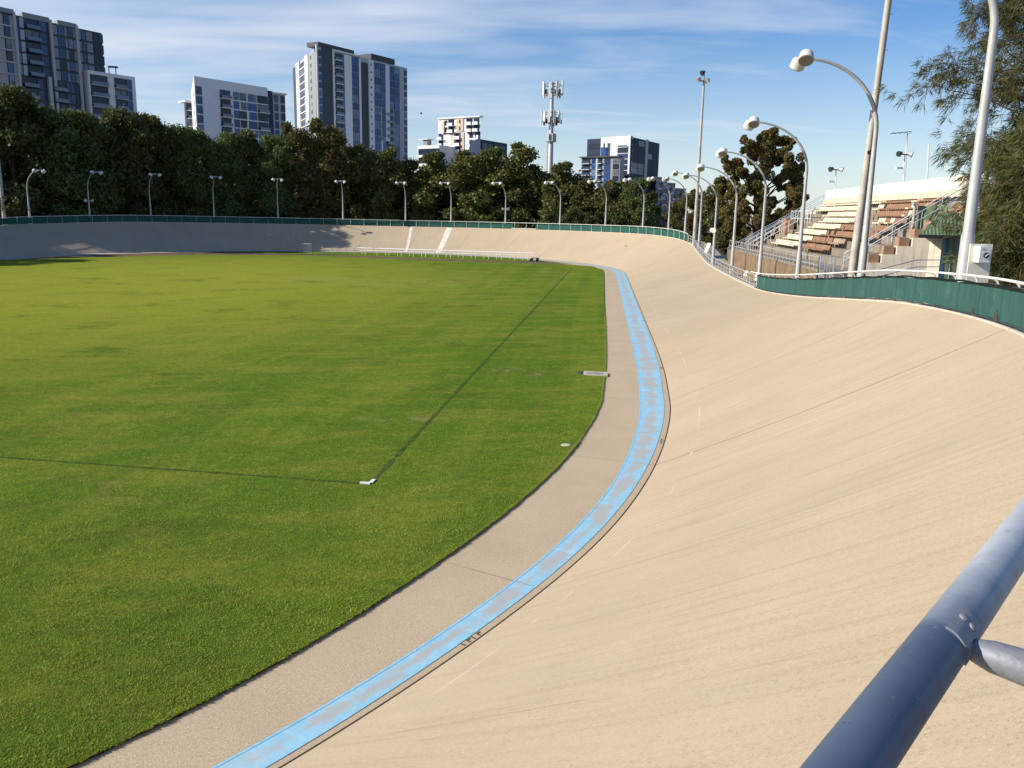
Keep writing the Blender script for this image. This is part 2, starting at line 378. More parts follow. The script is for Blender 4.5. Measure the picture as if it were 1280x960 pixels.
M['cream'] = plain('cream_sheet', (.80, .75, .63), .55, 0, .05, .8, .3)
M['seat_cream'] = plain('cream_plastic_seat', (.70, .61, .45), .55, 0, .2, 1.4, .35)
M['seat_brown'] = plain('brown_plastic_seat', (.31, .175, .10), .55, 0, .22, 2, .35)
M['seat_worn'] = plain('faded_seat', (.42, .30, .215), .6, 0, .3, 1.5, .3)
M['brick'] = plain('orange_brick', (.37, .235, .155), .9, 0, .25, 2.2, .15)
M['slat'] = plain('brown_slat_screen', (.26, .185, .115), .9, 0, .3, 1.4, .15, dirt=(.17, .12, .075))
M['blue_steel'] = plain('pale_blue_steel', (.34, .42, .53), .45, 0, .1, 2.5, .4)
M['green_wall'] = mat_rib('green_ribbed_wall', (.155, .21, .115), .22)
M['green_roof'] = mat_rib('green_ribbed_roof', (.15, .225, .115), .2)
M['blue_door'] = plain('pale_blue_door', (.30, .46, .68), .5, 0, .1, 1.5)
M['bark'] = plain('grey_brown_bark', (.085, .062, .045), .95, 0, .35, 3, .1)
M['bark_oak'] = plain('pale_scaly_bark', (.17, .125, .095), .95, 0, .4, 4, .1)
M['leaf_dark'] = mat_leaf('dark_foliage', [(0, (.050, .072, .022)), (.5, (.085, .112, .030)), (.85, (.12, .142, .038)), (1, (.14, .150, .038))])
M['leaf_olive'] = mat_leaf('olive_foliage', [(0, (.075, .096, .026)), (.5, (.12, .138, .035)), (.85, (.155, .162, .042)), (1, (.18, .168, .045))])
M['leaf_rust'] = mat_leaf('rusty_foliage', [(0, (.075, .084, .026)), (.5, (.125, .122, .034)), (.85, (.15, .128, .034)), (1, (.18, .128, .036))])
M['leaf_lime'] = mat_leaf('light_shrub_foliage', [(0, (.03, .05, .012)), (.5, (.06, .09, .02)), (1, (.09, .11, .028))])
M['needle'] = mat_leaf('she_oak_needles', [(0, (.045, .064, .022)), (.5, (.10, .125, .036)), (.85, (.165, .175, .048)), (1, (.20, .17, .055))], .3, .5)
M['b_white'] = plain('white_render', (.74, .74, .74), .7, 0, .06, .05)
M['b_grey'] = plain('light_grey_render', (.42, .44, .47), .7, 0, .06, .05)
M['b_mid'] = plain('mid_grey_panel', (.27, .28, .29), .7, 0, .08, .05)
M['b_beige'] = plain('beige_panel', (.37, .36, .345), .7, 0, .08, .05)
M['b_pink'] = plain('salmon_panel', (.58, .46, .38), .7, 0, .06, .05)
M['b_dark'] = plain('charcoal_cladding', (.055, .06, .075), .6, 0, .1, .05)
M['b_navy'] = plain('dark_blue_cladding', (.03, .045, .09), .6, 0, .1, .05, .15)
M['g_blue'] = mat_glass('blue_window_glass', (.040, .095, .25))
M['g_dark'] = mat_glass('dark_window_glass', (.02, .032, .06), .5, 1.7)
M['g_navy'] = plain('navy_curtain_wall_glass', (.022, .036, .085), .5, 0, .35, .35, .12)
M['balus'] = plain('balcony_glass', (.08, .11, .17), .15, 0, .1, .2, .6)
M['steel_rail_shade'] = plain('rail_shade_tone', (.05, .075, .135), .38, 0, .15, 9, .5)  # flat colour for the shade painted on the near rail

# ------------------------------------------------------------------ world and sun
SUN_AZ, SUN_EL = rad(-100), rad(30.5)
world = bpy.data.worlds.new('World'); sc.world = world; world.use_nodes = True
wt = world.node_tree; wt.nodes.clear()
class WT(NT):
    def __init__(s, tree): s.t = tree
w = WT(wt)
wo = w.n('ShaderNodeOutputWorld')
sky = w.n('ShaderNodeTexSky', sky_type='NISHITA', sun_disc=False, sun_elevation=SUN_EL, sun_rotation=SUN_AZ % (2 * PI), air_density=1.0, dust_density=.25, ozone_density=3.2)
dirv = w.n('ShaderNodeTexCoord').outputs['Generated']
sx = w.n('ShaderNodeSeparateXYZ', {0: dirv})
zz = w.math('MAXIMUM', w.math('ADD', sx.outputs[2], .12), .05)
pv = w.n('ShaderNodeCombineXYZ', {0: w.math('DIVIDE', sx.outputs[0], zz), 1: w.math('DIVIDE', sx.outputs[1], zz), 2: .0}).outputs[0]
rot = w.n('ShaderNodeMapping', {0: pv, 1: (3.1, 1.7, 0), 2: (0, 0, rad(-24)), 3: (.55, 1.5, 1)}).outputs[0]
c1 = w.noise(.75, rot, 9, .58, .5); c2 = w.noise(2.1, rot, 6, .52, .6); c3 = w.noise(.32, w.scaled(pv, (1, 1, 1)), 3)
leftbias = w.rng(sx.outputs[0], -.65, .55, .08, -.12)
cc = w.math('ADD', w.math('ADD', w.math('MULTIPLY', c1, .60), w.math('MULTIPLY', c2, .34)), w.math('ADD', w.math('MULTIPLY', c3, .22), leftbias))
cf = w.rng(cc, .475, .76, 0, .9)
low = w.rng(sx.outputs[2], -.02, .20, .62, 0)
cf = w.math('MULTIPLY', cf, w.rng(sx.outputs[2], .42, .75, 1, .15))
cf = w.math('MAXIMUM', cf, low)
cm = w.n('ShaderNodeMix', data_type='RGBA'); w.set(cm, 0, cf); hs_ = w.n('ShaderNodeHueSaturation', {'Hue': .510, 'Saturation': 1.26, 'Value': 1.04, 'Color': sky.outputs[0]}); w.t.links.new(hs_.outputs[0], cm.inputs[6]); cm.inputs[7].default_value = (5.7, 6.15, 6.9, 1)
bg = w.n('ShaderNodeBackground', {0: cm.outputs[2], 1: .105}); w.t.links.new(bg.outputs[0], wo.inputs[0])
sd = bpy.data.lights.new('sun', 'SUN'); sd.energy = 5.0; sd.angle = rad(.53); sd.color = (1, .93, .82)
so = bpy.data.objects.new('sun', sd); COL.objects.link(so)
sv = Vector((math.sin(SUN_AZ) * math.cos(SUN_EL), math.cos(SUN_AZ) * math.cos(SUN_EL), math.sin(SUN_EL)))
so.rotation_euler = sv.to_track_quat('Z', 'Y').to_euler(); so.location = (-60, 40, 60)
sc.view_settings.view_transform = 'Standard'; sc.view_settings.look = 'None'; sc.view_settings.gamma = 1
sc.view_settings.exposure = 0.35

# ------------------------------------------------------------------ camera
cd = bpy.data.cameras.new('camera'); cd.sensor_width = 36; cd.lens = 36 * F_PX / 1280; cd.clip_start = .05; cd.clip_end = 6000
co = bpy.data.objects.new('camera', cd); COL.objects.link(co); sc.camera = co
from mathutils import Matrix
co.matrix_world = Matrix(((CR[0], CU[0], -CF[0], 0), (CR[1], CU[1], -CF[1], 0), (CR[2], CU[2], -CF[2], EYE), (0, 0, 0, 1)))

# ------------------------------------------------------------------ ground, banking, apron, turf
g = MB(); Rg = 4000; g.add([(-Rg, -Rg, -.12), (Rg, -Rg, -.12), (Rg, Rg, -.12), (-Rg, Rg, -.12)], [(0, 1, 2, 3)])
tag(g.build('ground', M['ground']), kind='structure')
SS = list(np.arange(-65.4, -32, 1.0)) + list(np.arange(-32, 24, .5)) + list(np.arange(24, 345 - .6, 1.1)); SS.append(S4 - 65.4)
def loop_sheet(name, cols, material, uvf, kind='structure', smooth=True, ss=SS, flip=False):
    """ruled sheet around the loop; cols: function S -> list of (x,y,z); uvf: (S, column index) -> uv"""
    mb = MB(); uv = []; nc = None
    for S in ss:
        ps = cols(S); nc = len(ps)
        for j, p in enumerate(ps): mb.v.append(tuple(float(c) for c in p)); uv.append(uvf(S, j))
    for i in range(len(ss) - 1):
        for j in range(nc - 1):
            a, b = i * nc + j, (i + 1) * nc + j
            mb.f.append((a, a + 1, b + 1, b) if not flip else (a, b, b + 1, a + 1)); mb.m.append(0)
    o = mb.build(name, material, None, smooth, uv)
    if kind: tag(o, kind=kind)
    return o
QS = [0, .02, .05, .1, .2, .3, .4, .5, .6, .7, .8, .9, .97, 1]
loop_sheet('banked_track', lambda S: [surf(S, q) for q in QS], M['track'], lambda S, j: (S, QS[j] * bank_w(S)))
def flat(S, v, z): p = plan(S, v); return (p[0], p[1], z)
AV = [-3.9, -3.0, -2.2, -1.4, -.7, 0]
loop_sheet('apron', lambda S: [flat(S, datum(S) + a, 0.0) for a in AV], M['apron'], lambda S, j: (S, AV[j]))
_bi = table([(-70, -.66), (-25, -.67), (-20, -.62), (-16, -.75), (-12, -.8), (-5.5, -1.03), (1, -1.2), (8, -1.28), (15, -1.28), (345, -1.25)])
_bo = table([(-70, -.13), (-25, -.13), (-15, -.2), (-9, -.2), (-4, -.2), (3, -.24), (18, -.12), (60, -.1), (345, -.1)])
BV = [0, .25, .5, .75, 1]
loop_sheet('blue_band', lambda S: [flat(S, datum(S) + _bi(wrap(S)) + (_bo(wrap(S)) - _bi(wrap(S))) * b, .004) for b in BV], M['blue'], lambda S, j: (S, BV[j]))
M['edge_blue'] = plain('fresh_pale_blue_line', (.29, .56, .72), .6, 0, .15, 6)
def lift(S, q, dz):
    p = surf(S, q); return (p[0], p[1], p[2] + dz)
loop_sheet('track_joint', lambda S: [flat(S, datum(S) - .018, .006), flat(S, datum(S) + .0, .007), lift(S, .0022, .006)], M['joint'], lambda S, j: (S, j))
for k, (a0, a1) in enumerate(((.0, .045), (-.05, .0))):
    f = (lambda S: _bi(wrap(S))) if k == 0 else (lambda S: _bo(wrap(S)))
    loop_sheet('blue_band_edge', lambda S, f=f, a0=a0, a1=a1: [flat(S, datum(S) + f(S) + a0, .008), flat(S, datum(S) + f(S) + a1, .008)], M['edge_blue'], lambda S, j: (S, j))
# kerb strip along the top of the banking, walkway and embankment outside it
def kerb(S):
    z = bank_h(S); wv = bank_w(S)
    return [flat(S, wv, z - .02), flat(S, wv, z + .05), flat(S, wv + .09, z + .05), flat(S, wv + .09, z - .06)]
loop_sheet('track_kerb', kerb, M['kerb'], lambda S, j: (S, j), smooth=False)
loop_sheet('embankment_path', lambda S: [flat(S, bank_w(S) + .09, bank_h(S) - .05), flat(S, bank_w(S) + 2.6, bank_h(S) - .08), flat(S, bank_w(S) + 2.6 + 1.7 * bank_h(S), -.3)], M['path'], lambda S, j: (S, j), smooth=False)
# painted white bars on the far banking
def bar_strip(name, Sa, Sb, wdt, material, q0=0.02, q1=.985):
    mb = MB(); n = 14
    for i in range(n + 1):
        q = q0 + (q1 - q0) * i / n; S = Sa + (Sb - Sa) * i / n
        mb.v += [lift(S - wdt / 2, q, .012), lift(S + wdt / 2, q, .012)]; mb.m += [0] if i < n else []
    mb.f = [(2 * i, 2 * i + 1, 2 * i + 3, 2 * i + 2) for i in range(n)]
    return tag(mb.build(name, material), kind='structure')
def S_at(px, py, q):
    """S of the point on the far banking that stands at this direction, by bisection on bearing"""
    d = ray(px, py); best = min(np.arange(60, 200, .1), key=lambda S: abs(surf(S, q)[0] - d[0] / d[1] * surf(S, q)[1])); return float(best)
M['bar_paint'] = plain('worn_white_paint', (.70, .65, .56), .8, 0, .2, 1.5)
bar_strip('painted_bar', S_at(547, 316, 0), S_at(562, 287, 1), .95, M['bar_paint'])
bar_strip('painted_bar', S_at(507, 312, 0), S_at(514, 286, 1), .45, M['bar_paint'])

# turf: polygon of the playing field, edged by the apron on the right and by a dirt strip at the far end
_gi = table([(-70, -1.9), (-26.5, -1.95), (-22, -2.12), (-18, -2.52), (-14.6, -2.62), (-11, -2.6), (-6, -2.62), (-1.5, -2.6), (3, -2.72), (11, -2.78), (50, -2.76), (80, -2.7)])
NEAR_E = [plan(S, datum(S) + _gi(S)) for S in list(np.arange(-65, -28, 3)) + list(np.arange(-28, 12, .6)) + list(np.arange(12, 76, 3))]
far_px = [(752, 337.5), (742, 333.5), (715, 331.5), (670, 330), (550, 326.5), (445, 322), (380, 319.3)]
FAR_E = [ground(*p)[:2] for p in far_px] + [np.array(p) for p in ((-50, 129.5), (-59, 119), (-66.5, 109.5))]
LEFT_E = [plan(S, -2.7) for S in np.arange(S2 + 3, S3, 4)] + [plan(S, -2.2) for S in np.arange(S3, S4 - 66, 4)]
def jitter_edge(P, step, amp):
    out = []
    for i in range(len(P) - 1):
        a, b = np.asarray(P[i]), np.asarray(P[i + 1]); L = np.linalg.norm(b - a); k = max(1, int(L / step)); nn = np.array([b[1] - a[1], a[0] - b[0]]) / max(L, 1e-6)
        for j in range(k): out.append(a + (b - a) * j / k + nn * RNG.normal(0, amp))
    out.append(np.asarray(P[-1])); return out
ring = jitter_edge(NEAR_E, .12, .006) + jitter_edge(FAR_E, .8, .12) + LEFT_E
GZ = .045
top = MB(); n = len(ring)
top.v = [(float(p[0]), float(p[1]), GZ) for p in ring] + [(float(p[0]), float(p[1]), -.02) for p in ring]
top.f = [tuple(range(n))] + [(i, n + i, n + (i + 1) % n, (i + 1) % n) for i in range(n)]
top.m = [0] + [1] * n
turf = top.build('playing_field', [M['grass'], M['soil_edge']]); tag(turf, kind='structure')
bmm = bmesh.new(); bmm.from_mesh(turf.data); bmesh.ops.triangulate(bmm, faces=[f for f in bmm.faces if len(f.verts) > 4]); bmesh.ops.recalc_face_normals(bmm, faces=bmm.faces); bmm.to_mesh(turf.data); bmm.free()
dirt = MB(); dr = [plan(S, -3.4) for S in np.arange(0, S4, 4)]
dirt.v = [(p[0], p[1], -.006) for p in dr]; dirt.f = [tuple(range(len(dr)))]; dirt.m = [0]
tag(dirt.build('infield_soil', M['soil']), kind='structure')
vg = [plan(S, -2.9) for S in np.arange(94, 172, 2)] + [ground(*p)[:2] for p in ((378, 317.6), (445, 319.6), (550, 324), (640, 326.6), (672, 326.6))]
ver = MB(); ver.prism(vg, -.01, .04, 0)
tag(ver.build('grass_verge', M['grass']), kind='structure')

# fine grass blades where the camera is close enough to see them
_NG = RNG.random((256, 256))
def vnoise(x, y, cell):
    u, v = x / cell, y / cell; i, j = np.floor(u).astype(int), np.floor(v).astype(int); fu, fv = u - i, v - j; fu = fu * fu * (3 - 2 * fu); fv = fv * fv * (3 - 2 * fv)
    g = lambda a, b: _NG[a % 256, b % 256]
    return (g(i, j) * (1 - fu) + g(i + 1, j) * fu) * (1 - fv) + (g(i, j + 1) * (1 - fu) + g(i + 1, j + 1) * fu) * fv
def blade_mesh(P, hgt, wdt, z0, lean=None):
    n = len(P); t = .55 * vnoise(P[:, 0], P[:, 1], .16) + .45 * vnoise(P[:, 0] + 9, P[:, 1], .55)
    h = hgt * (.62 + 1.0 * np.clip(t - .22, 0, 1)) * (.6 + .8 * RNG.random(n)); a = RNG.random(n) * 2 * PI; wd = wdt * (.7 + .6 * RNG.random(n)) * (1 + P[:, 1] / 30)
    dx, dy = np.cos(a) * wd, np.sin(a) * wd; ln = h * 1.1; b = RNG.random(n) * 2 * PI; ox, oy = np.cos(b) * ln, np.sin(b) * ln
    if lean is not None: ox, oy = ox + lean[:, 0] * h * .9, oy + lean[:, 1] * h * .9
    V = np.empty((n, 3, 3)); z = np.full(n, z0)
    V[:, 0] = np.c_[P[:, 0] - dx, P[:, 1] - dy, z]; V[:, 1] = np.c_[P[:, 0] + dx, P[:, 1] + dy, z]; V[:, 2] = np.c_[P[:, 0] + ox, P[:, 1] + oy, z + h]
    return V.reshape(-1, 3)
def blades(n, hgt, wdt):
    P = []
    poly = np.array([(float(p[0]), float(p[1])) for p in NEAR_E]); ye, xe = poly[:, 1], poly[:, 0]
    o = np.argsort(ye); ye, xe = ye[o], xe[o]
    while sum(len(p) for p in P) < n:
        y = 7 + np.minimum(RNG.exponential(6.5, 200000), 44); xl = -y * .74 - 10; x = xl + RNG.random(200000) * (y * .80 + 15)
        ok = (x < np.interp(y, ye, xe) + .01) & (RNG.random(200000) < np.clip((x - xl) / 12, 0, 1)); P.append(np.c_[x, y][ok])
    return blade_mesh(np.vstack(P)[:n], hgt, wdt, GZ - .004)
def edge_blades():
    E_ = [p for p in NEAR_E if 5 < p[1] < 60]; P = []; L_ = []
    for i in range(len(E_) - 1):
        a, b = np.asarray(E_[i]), np.asarray(E_[i + 1]); L = np.linalg.norm(b - a); k = int(L * (900 if a[1] < 25 else 300)); t = (b - a) / L; nn = np.array([t[1], -t[0]])
        f = RNG.random(k)[:, None]; P.append(a + (b - a) * f + nn * (RNG.normal(-.012, .016, k)[:, None])); L_.append(np.repeat(nn[None], k, 0))
    P, L_ = np.vstack(P), np.vstack(L_)
    return blade_mesh(P, .030, .006, GZ - .012, L_)
V = np.vstack([blades(420000, .026, .006), edge_blades()])
tag(np_mesh('grass', V, np.arange(len(V)).reshape(-1, 3), M['blade'], k=3), 'short mown blades of grass along the near edge of the field', 'grass', kind='stuff')

# faded pitch lines, kept dark by weedkiller, and the white corner mark
M['pitch_line'] = plain('dark_burnt_grass_line', (.062, .098, .020), .95, 0, .4, 5, .05)
def strip(name, pts, wdt, z, material, kind='structure'):
    mb = MB(); P = [np.asarray(p[:2], float) for p in pts]
    for i, p in enumerate(P):
        t = P[min(i + 1, len(P) - 1)] - P[max(i - 1, 0)]; t /= np.linalg.norm(t); nn = np.array([t[1], -t[0]])
        e = wdt / 2 * (1 + .25 * RNG.normal())
        mb.v += [(*(p - nn * e), z), (*(p + nn * e), z)]
    mb.f = [(2 * i, 2 * i + 1, 2 * i + 3, 2 * i + 2) for i in range(len(P) - 1)]; mb.m = [0] * len(mb.f)
    o = mb.build(name, material)
    if kind: tag(o, kind=kind)
    return o
K0, K1, K2 = ground(463, 607), ground(715, 336), ground(-200, 559)
def lerp(a, b, n_): return [a + (b - a) * i / n_ for i in range(n_ + 1)]
strip('pitch_sideline', lerp(K0, K1, 300), .13, GZ + .006, M['pitch_line'])
strip('pitch_goal_line', lerp(K0, K2, 120), .10, GZ + .010, M['pitch_line'])
M['mark'] = plain('white_line_paint', (.78, .78, .74), .8, 0, .15, 8)
cm_ = MB(); d1 = (K2 - K0) / np.linalg.norm(K2 - K0); d2 = (K1 - K0) / np.linalg.norm(K1 - K0); zz_ = np.array([0, 0, 1.])
o_ = np.array([K0[0], K0[1], GZ])
cm_.frame_box(o_, d1, d2, zz_, 0, .28, -.05, .05, .0, .035).frame_box(o_, d2, d1, zz_, .052, .32, -.05, .05, .0, .034)
tag(cm_.build('corner_mark', M['mark']), 'white L-shaped corner mark where the two dark pitch lines meet', 'pitch mark')
# drain channel in the turf edge, small cover nearer
dr = empty('drain_channel', (*ground(742, 468.5)[:2], GZ), 'white concrete drain channel with grey grates cut into the turf edge', 'drain')
c0 = np.array([*ground(742, 468.5)[:2], GZ]); ex = np.array([NX[0], NX[1], 0]); ey = np.array([AX[0], AX[1], 0])
b = MB()
for y0, y1 in ((-.42, -.27), (.27, .42)): b.frame_box(c0, ex, ey, zz_, -.45, .62, y0, y1, -.06, .03)
b.frame_box(c0, ex, ey, zz_, -.45, -.33, -.27, .27, -.06, .028).frame_box(c0, ex, ey, zz_, .45, .62, -.27, .27, -.06, .028)
b.build('surround', M['kerb'], dr)
for k in range(5):
    b = MB()
    for j in range(6): b.frame_box(c0, ex, ey, zz_, -.32 + k * .153, -.19 + k * .153, -.26 + j * .09, -.21 + j * .09, -.01, .02)
    b.build('grate', M['pole'], dr)
b = MB(); b.frame_box(c0, ex, ey, zz_, -.7, -.46, -.2, .45, -.05, .012); b.build('sump', M['dark_iron'], dr)
cv = ground(707, 558); cv0 = np.array([*cv[:2], GZ])
b = MB(); b.lathe(cv0 - np.array([0, 0, .02]), (0, 0, 1), [(0, .15), (.03, .15), (.04, .12)], 20)
tag(b.build('pit_cover', M['kerb']), 'small round white pit cover lying in the turf beside the apron', 'cover')
# smudged distance marks between the blue band and the track joint
M['smudge'] = plain('worn_black_stencil', (.12, .09, .07), .9, 0, .4, 20)
for px, py in ((585, 797), (820, 551), (823, 460), (805, 401)):
    gp = ground(px, py)
    S = min(np.arange(-40, 70, .02), key=lambda s: np.linalg.norm(plan(s, datum(s) - .05) - gp[:2]))
    mb = MB(); o3 = outward(S); e2 = np.array([*o3, 0]); t3 = (plan(S + .1, 0) - plan(S - .1, 0)); t3 /= np.linalg.norm(t3); e1 = np.array([*t3, 0])
    c3 = np.array([*plan(S, datum(S) - .09), .008])
    for k in range(4):
        mb.frame_box(c3, e1, e2, zz_, -.26 + k * .14, -.23 + k * .14, -.05, .035, 0, .003)
        if k % 2: mb.frame_box(c3, e1, e2, zz_, -.228 + k * .14, -.15 + k * .14, -.045, -.025, 0, .0025)
    tag(mb.build('distance_mark', M['smudge']), kind='structure')

# ------------------------------------------------------------------ fences round the banking
def fence_sheet(name, S0, S1, zlo, zhi, material, parent, voff=.12, step=.3, jag=0.0, sag=0.0):
    """cloth hung on the fence: a thin folded sheet with thickness"""
    mb = MB(); uv = []; ss = np.arange(S0, S1 + 1e-6, step); rows = 4
    for i, S in enumerate(ss):
        t = zhi + jag * (math.sin(S * 1.7) * .4 + RNG.normal() * .35) - sag * abs(math.sin(S * PI / 2.1)); l = zlo + jag * .6 * RNG.normal()
        fold = .022 * math.sin(S * 3.4) + .012 * math.sin(S * 9.1 + 1)
        for side in (0, 1):
            for r in range(rows):
                z = l + (t - l) * r / (rows - 1); v = bank_w(S) + voff + fold * (1 - abs(r / (rows - 1) - .5)) + (.012 if side else 0)
                mb.v.append(flat(S, v, bank_h(S) + z)); uv.append((S, z))
    m = rows * 2
    for i in range(len(ss) - 1):
        for r in range(rows - 1):
            a = i * m + r; bb = a + m; mb.f.append((a, bb, bb + 1, a + 1)); a += rows; bb += rows; mb.f.append((a, a + 1, bb + 1, bb))
        a = i * m; mb.f.append((a + rows - 1, a + m + rows - 1, a + m + 2 * rows - 1, a + 2 * rows - 1)); mb.f.append((a, a + rows, a + m + rows, a + m))
    mb.m = [0] * len(mb.f)
    return mb.build(name, material, parent, True, uv)
def rail_pts(S0, S1, v, z, step=.5):
    n_ = max(2, int((S1 - S0) / step)); return [np.array(flat(S, bank_w(S) + v, bank_h(S) + z)) for S in np.linspace(S0, S1, n_ + 1)]
def bracket(mb, S, rail_v, rail_z, post_v, r=.028, mi=0, post_r=.032):
    """post with an arm that bends in to carry the rail over the track"""
    P = lambda v, z: np.array(flat(S, bank_w(S) + v, bank_h(S) + z))
    pts = [P(post_v, -.1), P(post_v, rail_z - .42), P(post_v - .01, rail_z - .25), P(post_v - .05, rail_z - .13), P(post_v - .13, rail_z - .055), P(rail_v + .03, rail_z - .01)]
    return mb.tube(pts, [post_r, post_r, r, r, r, r], 8, mi)

# near turn: green shade cloth under a white rail carried on curved arms
nf = empty('near_turn_fence', flat(-10, bank_w(-10) + .1, bank_h(-10)), 'green shade cloth fence below a white rail round the near turn, right of the banking', 'fence')
fence_sheet('shade_cloth', -22.4, 29.6, .12, .98, M['mesh_green'], nf, jag=.03)
b = MB(); b.tube(rail_pts(-22.4, 30, -.28, 1.22), .034, 10); b.build('top_rail', M['white_steel'], nf, True)
M['trim'] = plain('dark_cloth_hem', (.05, .055, .05), .9, 0, .3, 4)
b = MB(); b.tube([p + np.array([0, 0, .02 * math.sin(i * 1.3)]) for i, p in enumerate(rail_pts(-22.4, 29.7, .11, 1.0))], .035, 6); b.build('cloth_hem', M['trim'], nf, True)
b = MB(); b.tube([p + np.array([0, 0, .015 * math.sin(i * 2.3)]) for i, p in enumerate(rail_pts(-22.4, 29.7, .10, .10))], .025, 6); b.build('ground_cable', M['trim'], nf, True)
for S in np.arange(-21.6, 30, 1.75):
    b = MB(); bracket(b, S, -.28, 1.22, .2); b.build('post', M['white_steel'], nf, True)
for S, z, a in ((-14.6, .62, .16), (-15.5, .55, .14), (-8, .14, .22), (-6, .16, .12), (-15.6, .1, .12)):
    b = MB(); c3 = np.array(flat(S, bank_w(S) + .085, bank_h(S) + z)); t3 = plan(S + .1, 0) - plan(S - .1, 0); t3 /= np.linalg.norm(t3)
    pts = [(rnd.uniform(.6, 1) * a * math.cos(k * PI / 5), rnd.uniform(.7, 1.2) * a * math.sin(k * PI / 5)) for k in range(10)]
    vs = [c3 + np.array([t3[0] * x, t3[1] * x, y]) for x, y in pts]; off = np.array([*outward(S), 0]) * .02
    b.add(vs + [v + off for v in vs], [tuple(range(10)), tuple(range(19, 9, -1))] + [(i, 10 + i, 10 + (i + 1) % 10, (i + 1) % 10) for i in range(10)])
    b.build('patch', M['trim'], nf)

# the rail right in front of the viewer
hr = empty('steel_handrail', flat(-29, bank_w(-29), bank_h(-29)), 'thick grey steel handrail close to the viewer, shade painted on it, with a bolted bracket', 'handrail')
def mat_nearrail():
    t = NT('worn_rail_painted_shade'); p = t.pos(); n1 = t.noise(7, p, 5, .65); n2 = t.noise(60, p, 3)
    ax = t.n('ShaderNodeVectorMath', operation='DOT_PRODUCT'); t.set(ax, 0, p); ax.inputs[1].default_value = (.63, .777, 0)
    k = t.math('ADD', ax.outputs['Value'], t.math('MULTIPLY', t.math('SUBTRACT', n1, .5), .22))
    c = t.mix(t.rng(k, .98, 1.26, 0, 1), t.ramp(n1, [(.3, (.056, .080, .128)), (.7, (.086, .118, .178))]), t.ramp(n1, [(.3, (.34, .365, .40)), (.7, (.46, .485, .52))]))  # slate tone is a painted shadow over the near stretch, fading to grey
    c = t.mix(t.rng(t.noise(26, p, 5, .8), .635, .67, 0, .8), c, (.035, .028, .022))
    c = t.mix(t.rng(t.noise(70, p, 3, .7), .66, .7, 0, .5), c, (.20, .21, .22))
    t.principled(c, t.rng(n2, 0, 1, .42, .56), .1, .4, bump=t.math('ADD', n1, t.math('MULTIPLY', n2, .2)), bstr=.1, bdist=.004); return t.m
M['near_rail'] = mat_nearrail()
_K1, _K2 = np.array([.2965, .6457]), np.array([.671, 1.081]); _KD = (_K2 - _K1) / np.linalg.norm(_K2 - _K1)
def near_rail(S, dz=0.0, dv=0.0):
    # S here is metres along the rail from the first of two surveyed points
    q = _K1 + _KD * S; bend = max(0.0, S - 1.2); q = q + np.array([-_KD[1], _KD[0]]) * .012 * bend ** 2
    return np.array([q[0], q[1], 6.525 - .004 * bend ** 2])
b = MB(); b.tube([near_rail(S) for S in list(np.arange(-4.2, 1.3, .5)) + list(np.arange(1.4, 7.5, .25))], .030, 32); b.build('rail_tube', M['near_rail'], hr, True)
M['galv'] = plain('dull_galvanised_steel', (.24, .25, .275), .55, .2, .2, 12, .4)
for S in (-1.7, .325, 2.35, 4.5):
    o3 = np.array([_KD[1], -_KD[0], 0]); c3 = near_rail(S); t3 = near_rail(S + .05) - near_rail(S - .05); t3 /= np.linalg.norm(t3)
    b = MB()
    b.tube([c3 + o3 * .031 + zz_ * -.002, c3 + o3 * .05 - zz_ * .003, c3 + o3 * .085 - zz_ * .004, c3 + o3 * .30 - zz_ * .03, c3 + o3 * .42 - zz_ * .10, c3 + o3 * .47 - zz_ * .3, c3 + o3 * .47 - zz_ * 1.35], [.013, .018, .020, .020, .020, .022, .023], 16)
    br = b.build('bracket', M['galv'], hr, True)
    b = MB(); prof = []                                    # saddle plate that wraps the rail
    for sgn in (-1, 1):
        for an in np.linspace(-25, 78, 9):
            a_ = rad(an); prof.append((c3 + o3 * math.cos(a_) * .0325 + zz_ * math.sin(a_) * .0325 + t3 * sgn * (.034 if an > 20 else .022)))
    nn = 9
    inner = [p + (c3 + t3 * ((p - c3) @ t3) - p) * .12 for p in prof]
    vs = prof + inner; fs = []
    for i in range(nn - 1): fs.append((i, i + 1, nn + i + 1, nn + i)); fs.append((2 * nn + i, 3 * nn + i, 3 * nn + i + 1, 2 * nn + i + 1))
    for i in range(nn - 1): fs.append((i, 2 * nn + i, 2 * nn + i + 1, i + 1)); fs.append((nn + i, nn + i + 1, 3 * nn + i + 1, 3 * nn + i))
    fs += [(0, nn, 3 * nn, 2 * nn), (nn - 1, 3 * nn - 1, 4 * nn - 1, 2 * nn - 1)]
    b.add(vs, fs); pl = b.build('saddle_plate', M['galv'], hr, True)
    for an in (38, 62):
        a_ = rad(an); d3 = o3 * math.cos(a_) + zz_ * math.sin(a_); b = MB()
        b.lathe(c3 + d3 * .031 + t3 * .010, d3, [(0, .0055), (.003, .0055), (.0045, .003)], 10); b.build('screw', M['galv'], pl, True)

